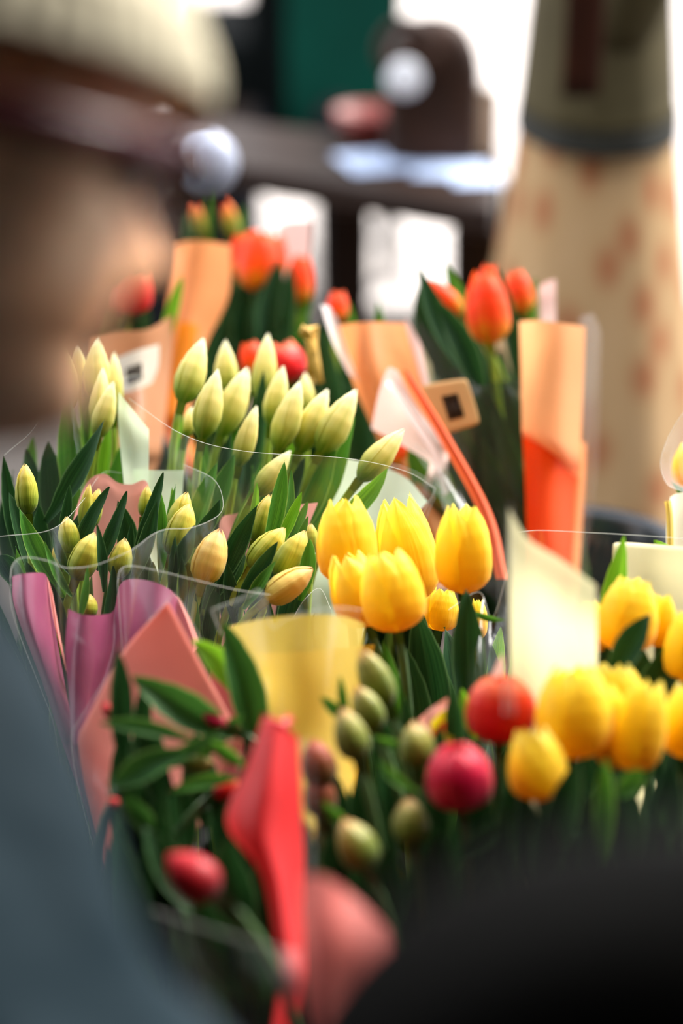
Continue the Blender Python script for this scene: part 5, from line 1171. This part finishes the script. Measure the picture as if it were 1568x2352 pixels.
def person_right():
    cy = 3.15; dep = cy * math.cos(PITCH) + .7 * math.sin(PITCH); cx = (1372 - 784) / K * dep
    e = empty('person', (cx, cy, 0), 'person in an olive brown coat and long tan floral skirt standing beyond the stall', 'person')
    def T(a, b, z): return Vector((cx + b, cy - a, z))       # a: towards the camera, b: behind the person
    V = [T(0, 0, .95), T(0, 0, 1.12), T(0, 0, 1.32), T(0, .01, 1.46), T(0, 0, 1.53),
         T(.17, 0, 1.38), T(.16, .04, 1.14), T(.11, .0, .98), T(-.17, 0, 1.38), T(-.16, .04, 1.14), T(-.11, .0, .98),
         T(-.08, 0, .90), T(-.08, 0, .47), T(-.08, 0, .08), T(-.08, -.14, .035), T(.08, 0, .90), T(.08, 0, .47), T(.08, 0, .08), T(.08, -.14, .035)]
    E = [(0, 1), (1, 2), (2, 3), (3, 4), (2, 5), (5, 6), (6, 7), (2, 8), (8, 9), (9, 10), (0, 11), (11, 12), (12, 13), (13, 14), (0, 15), (15, 16), (16, 17), (17, 18)]
    bm = skinned_bm(V, E, [.09, .085, .09, .05, .048, .045, .035, .022, .045, .035, .022, .075, .05, .035, .03, .075, .05, .035, .03])
    HM = frame_m(T(0, -.02, 1.46), Vector((-1, 0, 0)), Vector((0, 0, 1)))
    add_bm(bm, head_bm(), HM)
    for i, sgn in ((7, 1), (10, -1)):
        add_bm(bm, hand_bm(V[i], Vector((0, sgn * .35, -1)), Vector((-1, 0, 0)), .8, sgn))
    b = obj('body', bm, SKIN, e); md = b.modifiers.new('fuse', 'REMESH'); md.mode = 'VOXEL'; md.voxel_size = .006; md.use_smooth_shade = True; bake(b, SKIN)
    bm = bmesh.new()
    def hf(u, v):
        th = PI * .38 + u * PI * 1.24; z = .02 + .2095 * v
        w = interp(WW, z) + .014; bx = interp(XB, z) - .014; fx = interp(XF, z); c2, s2 = math.cos(th), math.sin(th)
        return HM @ Vector(((abs(c2) ** .9) * (bx if c2 < 0 else fx), w * s2, z + .012 * v))
    grid(bm, hf, 30, 16); obj('hair', bm, mat_plain('brown_hair', (70, 46, 32), .5, .4, .3, 90), e, solid=.01)
    COAT = mat_plain('olive_coat', (80, 72, 48), .8, .15, .12, 14, bump=.2)
    Vc = [T(0, 0, 1.02), V[1], V[2], V[3] + Vector((0, 0, -.02)), V[5], V[6], T(.11, .0, 1.0), V[8], V[9], T(-.11, .0, 1.0)]
    bm = skinned_bm(Vc, [(0, 1), (1, 2), (2, 3), (2, 4), (4, 5), (5, 6), (2, 7), (7, 8), (8, 9)], [.10, .098, .105, .075, .065, .055, .05, .065, .055, .05])
    obj('coat', bm, COAT, e)
    def ring(z0, z1, r0, r1, dep, name, mat, fold=0, nf=11, nv=20):
        bm = bmesh.new()
        def fn(u, v):
            th = 2 * PI * u; r = r0 + (r1 - r0) * v; k = 1 + fold * v * math.sin(th * nf + 1.3) + fold * .5 * v * math.sin(th * 5)
            return Vector((cx + r * k * math.cos(th), cy + r * dep * k * math.sin(th), z0 + (z1 - z0) * v))
        grid(bm, fn, 120, nv, closed=True); return obj(name, bm, mat, e, solid=.004)
    ring(1.14, .905, .082, .102, 1.6, 'coat_skirt', COAT, .01)
    ring(.905, .875, .104, .106, 1.6, 'coat_hem', mat_plain('dark_hem', (44, 44, 38), .7, .2, .1, 14), .01)
    bm = bmesh.new()
    grid(bm, lambda u, v: Vector((cx - .066 + .046 * u, cy - .235 - .006 * math.sin(u * PI) + max(0, .3 - v) * .35 + max(0, v - .6) * .1, 1.42 - .46 * v)), 8, 20)
    obj('bag_strap', bm, mat_plain('dark_brown_leather', (56, 24, 8), .8, .2, .15, 30), e, solid=.004)
    m, n, l = nt('floral_skirt')
    tc = n.new('ShaderNodeUVMap'); vo = n.new('ShaderNodeTexVoronoi'); vo.voronoi_dimensions = '2D'; vo.inputs['Scale'].default_value = 1; mp = n.new('ShaderNodeMapping'); mp.inputs['Scale'].default_value = (13, 8, 1)
    l.new(tc.outputs[0], mp.inputs[0]); l.new(mp.outputs[0], vo.inputs[0])
    rp = ramp(n, [(.0, lin((176, 104, 70))), (.12, lin((186, 124, 84))), (.38, lin((204, 168, 122))), (1, lin((210, 176, 132)))]); l.new(vo.outputs['Distance'], rp.inputs[0])
    p = principled(n, None, .8, .2); l.new(rp.outputs[0], p.inputs['Base Color']); o = n.new('ShaderNodeOutputMaterial')
    t = n.new('ShaderNodeBsdfTranslucent'); l.new(rp.outputs[0], t.inputs[0]); ms = n.new('ShaderNodeMixShader'); ms.inputs[0].default_value = .25; l.new(p.outputs[0], ms.inputs[1]); l.new(t.outputs[0], ms.inputs[2]); l.new(ms.outputs[0], o.inputs[0])
    ring(.895, .10, .100, .20, 1.35, 'skirt', m, .035, 11, 40)
    for sx in (-.09, .09):
        bm = skinned_bm([T(sx, .03, .05), T(sx, -.05, .045), T(sx, -.16, .035)], [(0, 1), (1, 2)], [(.04, .045), (.042, .042), (.04, .03)]); obj('shoe', bm, mat_plain('black_leather', (20, 18, 18), .35, .5, .1, 30), e)
person_right()

#==================================================================== far background
DW = mat_plain('dark_table_wood', (42, 26, 18), .4, .22, .15, 9)
c0, c1, c2, c3 = G(380, 352, .73), G(1135, 478, .73), G(1150, 350, .73), G(430, 262, .73)
e = empty('table', ((c0.x + c2.x) / 2, (c0.y + c2.y) / 2, 0), 'dark polished wooden table beyond the flower stall', 'table')
bm = bmesh.new()
def slab(bm, P, z0, z1):
    a = [bm.verts.new((p.x, p.y, z0)) for p in P]; b = [bm.verts.new((p.x, p.y, z1)) for p in P]
    bm.faces.new(a[::-1]); bm.faces.new(b)
    for i in range(len(P)): bm.faces.new((a[i], a[(i + 1) % len(P)], b[(i + 1) % len(P)], b[i]))
slab(bm, [c0, c1, c2, c3], .69, .73); obj('table_top', bm, DW, e, smooth=False, bevel=.006)
cen = (c0 + c1 + c2 + c3) / 4
for q in (c0, c1, c2, c3):
    p = cen + (q - cen) * .9; bm = bmesh.new(); tube(bm, [Vector((p.x, p.y, .69)), Vector((p.x, p.y, 0))], [.035, .025], 12); obj('leg', bm, DW, e)
p = c0.lerp(c1, .58); p = cen + (p - cen) * .9
bm = bmesh.new(); tube(bm, [Vector((p.x, p.y, .69)), Vector((p.x, p.y, 0))], [.032, .028], 12); obj('leg', bm, DW, e)
# kiosk: black cabinet with a green door behind the table
d = 5.4
a = W(372, 300, d); b = W(660, 300, d); g = W(925, 300, d)
e = empty('cabinet', ((a.x + g.x) / 2, a.y + .25, 0), 'tall black cabinet with a dark green door standing behind the table', 'cabinet')
BK = mat_plain('black_paint', (7, 12, 12), .8, .08, .1, 6); GN = mat_plain('green_paint', (0, 62, 50), .7, .12, .12, 5)
bm = bmesh.new(); mx_ = W(575, 300, d).x; box(bm, (a.x, a.y, .30), (mx_, a.y + .5, .565)); box(bm, (mx_, a.y, .30), (g.x, a.y + .5, 1.9)); obj('carcass', bm, BK, e, smooth=False, bevel=.01)
bm = bmesh.new(); box(bm, (b.x, a.y - .03, .34), (g.x - .01, a.y - .002, 1.86)); gd = obj('door', bm, GN, e, smooth=False, bevel=.006)
bm = bmesh.new(); box(bm, (a.x + .02, a.y - .03, .33), (mx_ - .01, a.y - .002, .55)); obj('door', bm, BK, e, smooth=False, bevel=.006)
for lx in (a.x + .03, g.x - .03):
    for ly in (a.y + .04, a.y + .46):
        bm = bmesh.new(); box(bm, (lx - .02, ly - .02, 0), (lx + .02, ly + .02, .30)); obj('leg', bm, BK, e, smooth=False)
bm = bmesh.new(); tube(bm, [Vector((b.x + .03, a.y - .03, 1.0)), Vector((b.x + .03, a.y - .06, 1.02)), Vector((b.x + .03, a.y - .06, 1.14)), Vector((b.x + .03, a.y - .03, 1.16))], .006, 8); obj('handle', bm, mat_plain('grey_wire', (120, 122, 126)), gd)
# brown leather bag on the table
def squircle(cx, cy, z0, w, dd, h, ex=.42, topz=.7):
    bm = bmesh.new()
    def fn(u, v):
        th = 2 * PI * u; k = min(1, (1.0001 - max(0, (v - .55) / .45) ** 2.4)) ** .5 * (.94 + .06 * min(1, v * 6))
        c2, s2 = math.cos(th), math.sin(th)
        return Vector((cx + w / 2 * k * math.copysign(abs(c2) ** ex, c2), cy + dd / 2 * k * math.copysign(abs(s2) ** ex, s2), z0 + h * v))
    grid(bm, fn, 64, 30, closed=True); return bm
bp = G(1010, 385, .73)
e = empty('handbag', (bp.x, bp.y + .07, .73), 'brown leather bag with a round handle standing on the dark table', 'bag')
LE = mat_plain('brown_leather', (54, 32, 20), .6, .2, .25, 16, bump=.2)
w_ = 226 * bp.y / K
obj('bag_body', squircle(bp.x - .01, bp.y + .07, .732, w_, .12, .21), LE, e)
bm = bmesh.new(); tube(bm, [Vector((bp.x - .052 + .038 * math.cos(a), bp.y + .0, .905 + .04 * math.sin(a))) for a in [2 * PI * i / 24 for i in range(25)]], .008, 8); obj('handle', bm, LE, e)
# pale disc that paints a round highlight on the bag
bm = bmesh.new(); lathe(bm, [(.001, -.004), (.026, -.004), (.028, 0), (.026, .005), (.001, .006)], 24)
o = obj('highlight_disc', bm, mat_plain('highlight_white', (236, 240, 248), .35, .5, .02, 10), e); o.matrix_basis = Matrix.Translation(Vector((bp.x - .054, bp.y - .006, .865)) - origin(e)) @ Matrix.Rotation(R_(75), 4, 'X')
# small red dish on the table
rp_ = G(850, 318, .73)
bm = bmesh.new(); lathe(bm, [(.001, 0), (.03, 0), (.05, .02), (.058, .045), (.054, .045), (.046, .02), (.001, .008)], 32, centre=Vector((rp_.x, rp_.y, .73)))
tag(obj('bowl', bm, mat_plain('red_glaze', (132, 46, 38), .5, .5, .1, 20)), 'small red bowl on the dark table beside the bag', 'bowl')
# pale blue sheets put on the table top as its sky reflections
for (px, py, w, h, rot, lab) in [(905, 372, .16, .12, .3, 'pale blue white sheet for a sky reflection on the table near its edge'), (1030, 392, .10, .10, -.2, 'small pale blue sheet for a sky reflection on the table beside the bag'), (1088, 408, .07, .10, .1, 'pale blue sheet for a sky reflection at the end of the table')]:
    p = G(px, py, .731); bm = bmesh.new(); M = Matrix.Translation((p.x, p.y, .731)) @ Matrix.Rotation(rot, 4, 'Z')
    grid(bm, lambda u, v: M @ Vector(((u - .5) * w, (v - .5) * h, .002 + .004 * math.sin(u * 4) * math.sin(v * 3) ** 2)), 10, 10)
    tag(obj('sky_reflection', bm, mat_plain('reflection_blue', (186, 204, 236), .6, .3, .03, 12), solid=.0008), lab, 'sky_reflection', 'sky reflections on the table')
# pale globe added for a blurred bluish-white highlight by the face
p = W(480, 355, 3.0)
bm = bmesh.new(); lathe(bm, [(.001, 0), (.03, 0), (.03, .02), (.006, .03), (.006, p.z - .04), (.001, p.z - .04)], 24, centre=Vector((p.x, p.y, 0)))
e = empty('highlight_globe', (p.x, p.y, 0), 'white globe lamp on a thin dark post behind the person\'s glasses', 'highlight')
obj('post', bm, BK, e)
bm = bmesh.new(); bmesh.ops.create_uvsphere(bm, u_segments=32, v_segments=20, radius=.034, matrix=Matrix.Translation((p.x, p.y, p.z - .01)) @ Matrix.Diagonal((1, 1, 1.1, 1)))
obj('globe', bm, mat_plain('white_globe', (214, 224, 248), .3, .5, .02, 5), e)
BKC = mat_plain('charcoal_metal', (22, 24, 30), .7, .15, .1, 12)
q = G(778, 690, 0); e = empty('litter_bin', (q.x, q.y, 0), 'dark grey round litter bin standing under the near edge of the table', 'bin')
hb = q.y * .34 / 4.6 + .02; rb = 58 * q.y * 1.02 / K
bm = bmesh.new(); lathe(bm, [(.001, 0), (rb * .86, 0), (rb * .9, .01), (rb, hb), (rb * .96, hb), (rb * .86, .02), (.001, .015)], 36, centre=Vector((q.x, q.y, 0))); obj('bin_body', bm, BKC, e)
bm = bmesh.new(); lathe(bm, [(rb * .3, hb + .05), (rb * .8, hb + .03), (rb * 1.04, hb + .005), (rb * 1.04, hb - .01), (rb * .3, hb + .02)], 36, centre=Vector((q.x, q.y, 0))); obj('lid', bm, BKC, e)
# planter box
q = G(600, 735, 0); bm = bmesh.new(); e = empty('planter', (q.x, q.y, 0), 'dark grey planter box on the paving under the far orange tulips', 'planter')
box(bm, (q.x - .62, q.y - .15, 0), (q.x + .0, q.y + .2, .44)); obj('trough', bm, BKC, e, smooth=False, bevel=.01)
bm = bmesh.new(); box(bm, (q.x - .60, q.y - .13, .43), (q.x - .02, q.y + .18, .445)); obj('soil', bm, mat_plain('soil', (46, 36, 30), .9, .1, .3, 40), e, smooth=False)

# kraft bag at the table end
q = G(1108, 348, .73); e = empty('paper_bag', (q.x, q.y, .73), 'beige paper bag on the table right behind the leather bag, nearest the floral skirt', 'bag')
KR = mat_plain('kraft_paper', (206, 184, 160), .8, .2, .08, 14, bump=.15)
hw = 32 * q.y * 1.04 / K
bm = bmesh.new()
for (x0, y0, x1, y1) in ((-hw, -.03, hw, -.029), (-hw, .03, hw, .031), (-hw, -.03, -hw + .001, .03), (hw - .001, -.03, hw, .03), ): box(bm, (q.x + x0, q.y + y0, .732), (q.x + x1, q.y + y1, .732 + .088))
box(bm, (q.x - hw, q.y - .03, .731), (q.x + hw, q.y + .03, .733)); obj('bag_body', bm, KR, e, smooth=False)
bm = bmesh.new(); tube(bm, [Vector((q.x + .012 * math.cos(t), q.y - .031, .815 + .022 * math.sin(t))) for t in [PI * i / 10 for i in range(11)]], .0015, 6); obj('handle', bm, KR, e)
# black bag close to the camera, on a stack of crates
q = W(1520, 2790, .62)
e = empty('shoulder_bag', (q.x, q.y, q.z - .16), 'black cloth bag, close by and out of focus, filling the lower right corner', 'bag')
BB = mat_plain('black_canvas', (13, 13, 12), .9, .1, .1, 40)
obj('bag_body', squircle(q.x + .03, q.y, q.z - .16, .27, .13, .27, .55), BB, e)
bm = bmesh.new(); tube(bm, [Vector((q.x + .03 - .09 + .0 * i, q.y - .05, q.z + .06)) if i < 0 else Vector((q.x + .03 + .075 * math.cos(a), q.y - .055 + .01 * math.sin(a), q.z - .02 - .07 * math.sin(a) )) for i, a in enumerate([PI * k / 16 for k in range(17)])], .008, 8); obj('strap', bm, BB, e)
z = 0; k = 0
while z < q.z - .16 - .02:
    h = min(.32, q.z - .16 - z)
    e2 = empty('crate', (q.x + .03, q.y, z), 'black plastic crate, %s of the stack under the black cloth bag' % ['lowest', 'second from below', 'third from below', 'topmost', 'topmost'][k], 'crate', 'crates under the black bag')
    bm = bmesh.new(); cx_, cy_ = q.x + .03, q.y
    box(bm, (cx_ - .14, cy_ - .1, z), (cx_ + .14, cy_ + .1, z + .015))
    for (x0, y0, x1, y1) in ((-.14, -.1, .14, -.09), (-.14, .09, .14, .1), (-.14, -.1, -.13, .1), (.13, -.1, .14, .1)):
        for zz in (.03, .5, .85): box(bm, (cx_ + x0, cy_ + y0, z + h * zz), (cx_ + x1, cy_ + y1, z + h * (zz + .13)))
    for (x0, y0) in ((-.14, -.1), (.12, -.1), (-.14, .08), (.12, .08)): box(bm, (cx_ + x0, cy_ + y0, z), (cx_ + x0 + .02, cy_ + y0 + .02, z + h))
    obj('crate_frame', bm, BLACKP, e2, smooth=False)
    z += h; k += 1

#==================================================================== light
w = bpy.data.worlds.new('sky'); scn.world = w; w.use_nodes = True
n, l = w.node_tree.nodes, w.node_tree.links; n.clear()
bg = n.new('ShaderNodeBackground'); bg.inputs[0].default_value = (.93, .95, 1.0, 1); bg.inputs[1].default_value = 1.2
o = n.new('ShaderNodeOutputWorld'); l.new(bg.outputs[0], o.inputs[0])
sl = bpy.data.lights.new('sun', 'SUN'); so = bpy.data.objects.new('sun', sl); COL.objects.link(so)
sl.energy = 4.2; sl.angle = R_(34); sl.color = (1, .95, .88)
sd = Vector((-.62, -.56, -.85)).normalized()
so.rotation_euler = sd.to_track_quat('-Z', 'Y').to_euler()
so.location = (2, 4, 5)

scn.view_settings.view_transform = 'Standard'; scn.view_settings.look = 'None'
scn.view_settings.exposure = 1.12; scn.view_settings.gamma = 1; scn.view_settings.use_curve_mapping = False
scn.cycles.transparent_max_bounces = 24; scn.cycles.max_bounces = 8; scn.cycles.use_denoising = True
scn.cycles.caustics_reflective = False; scn.cycles.caustics_refractive = False
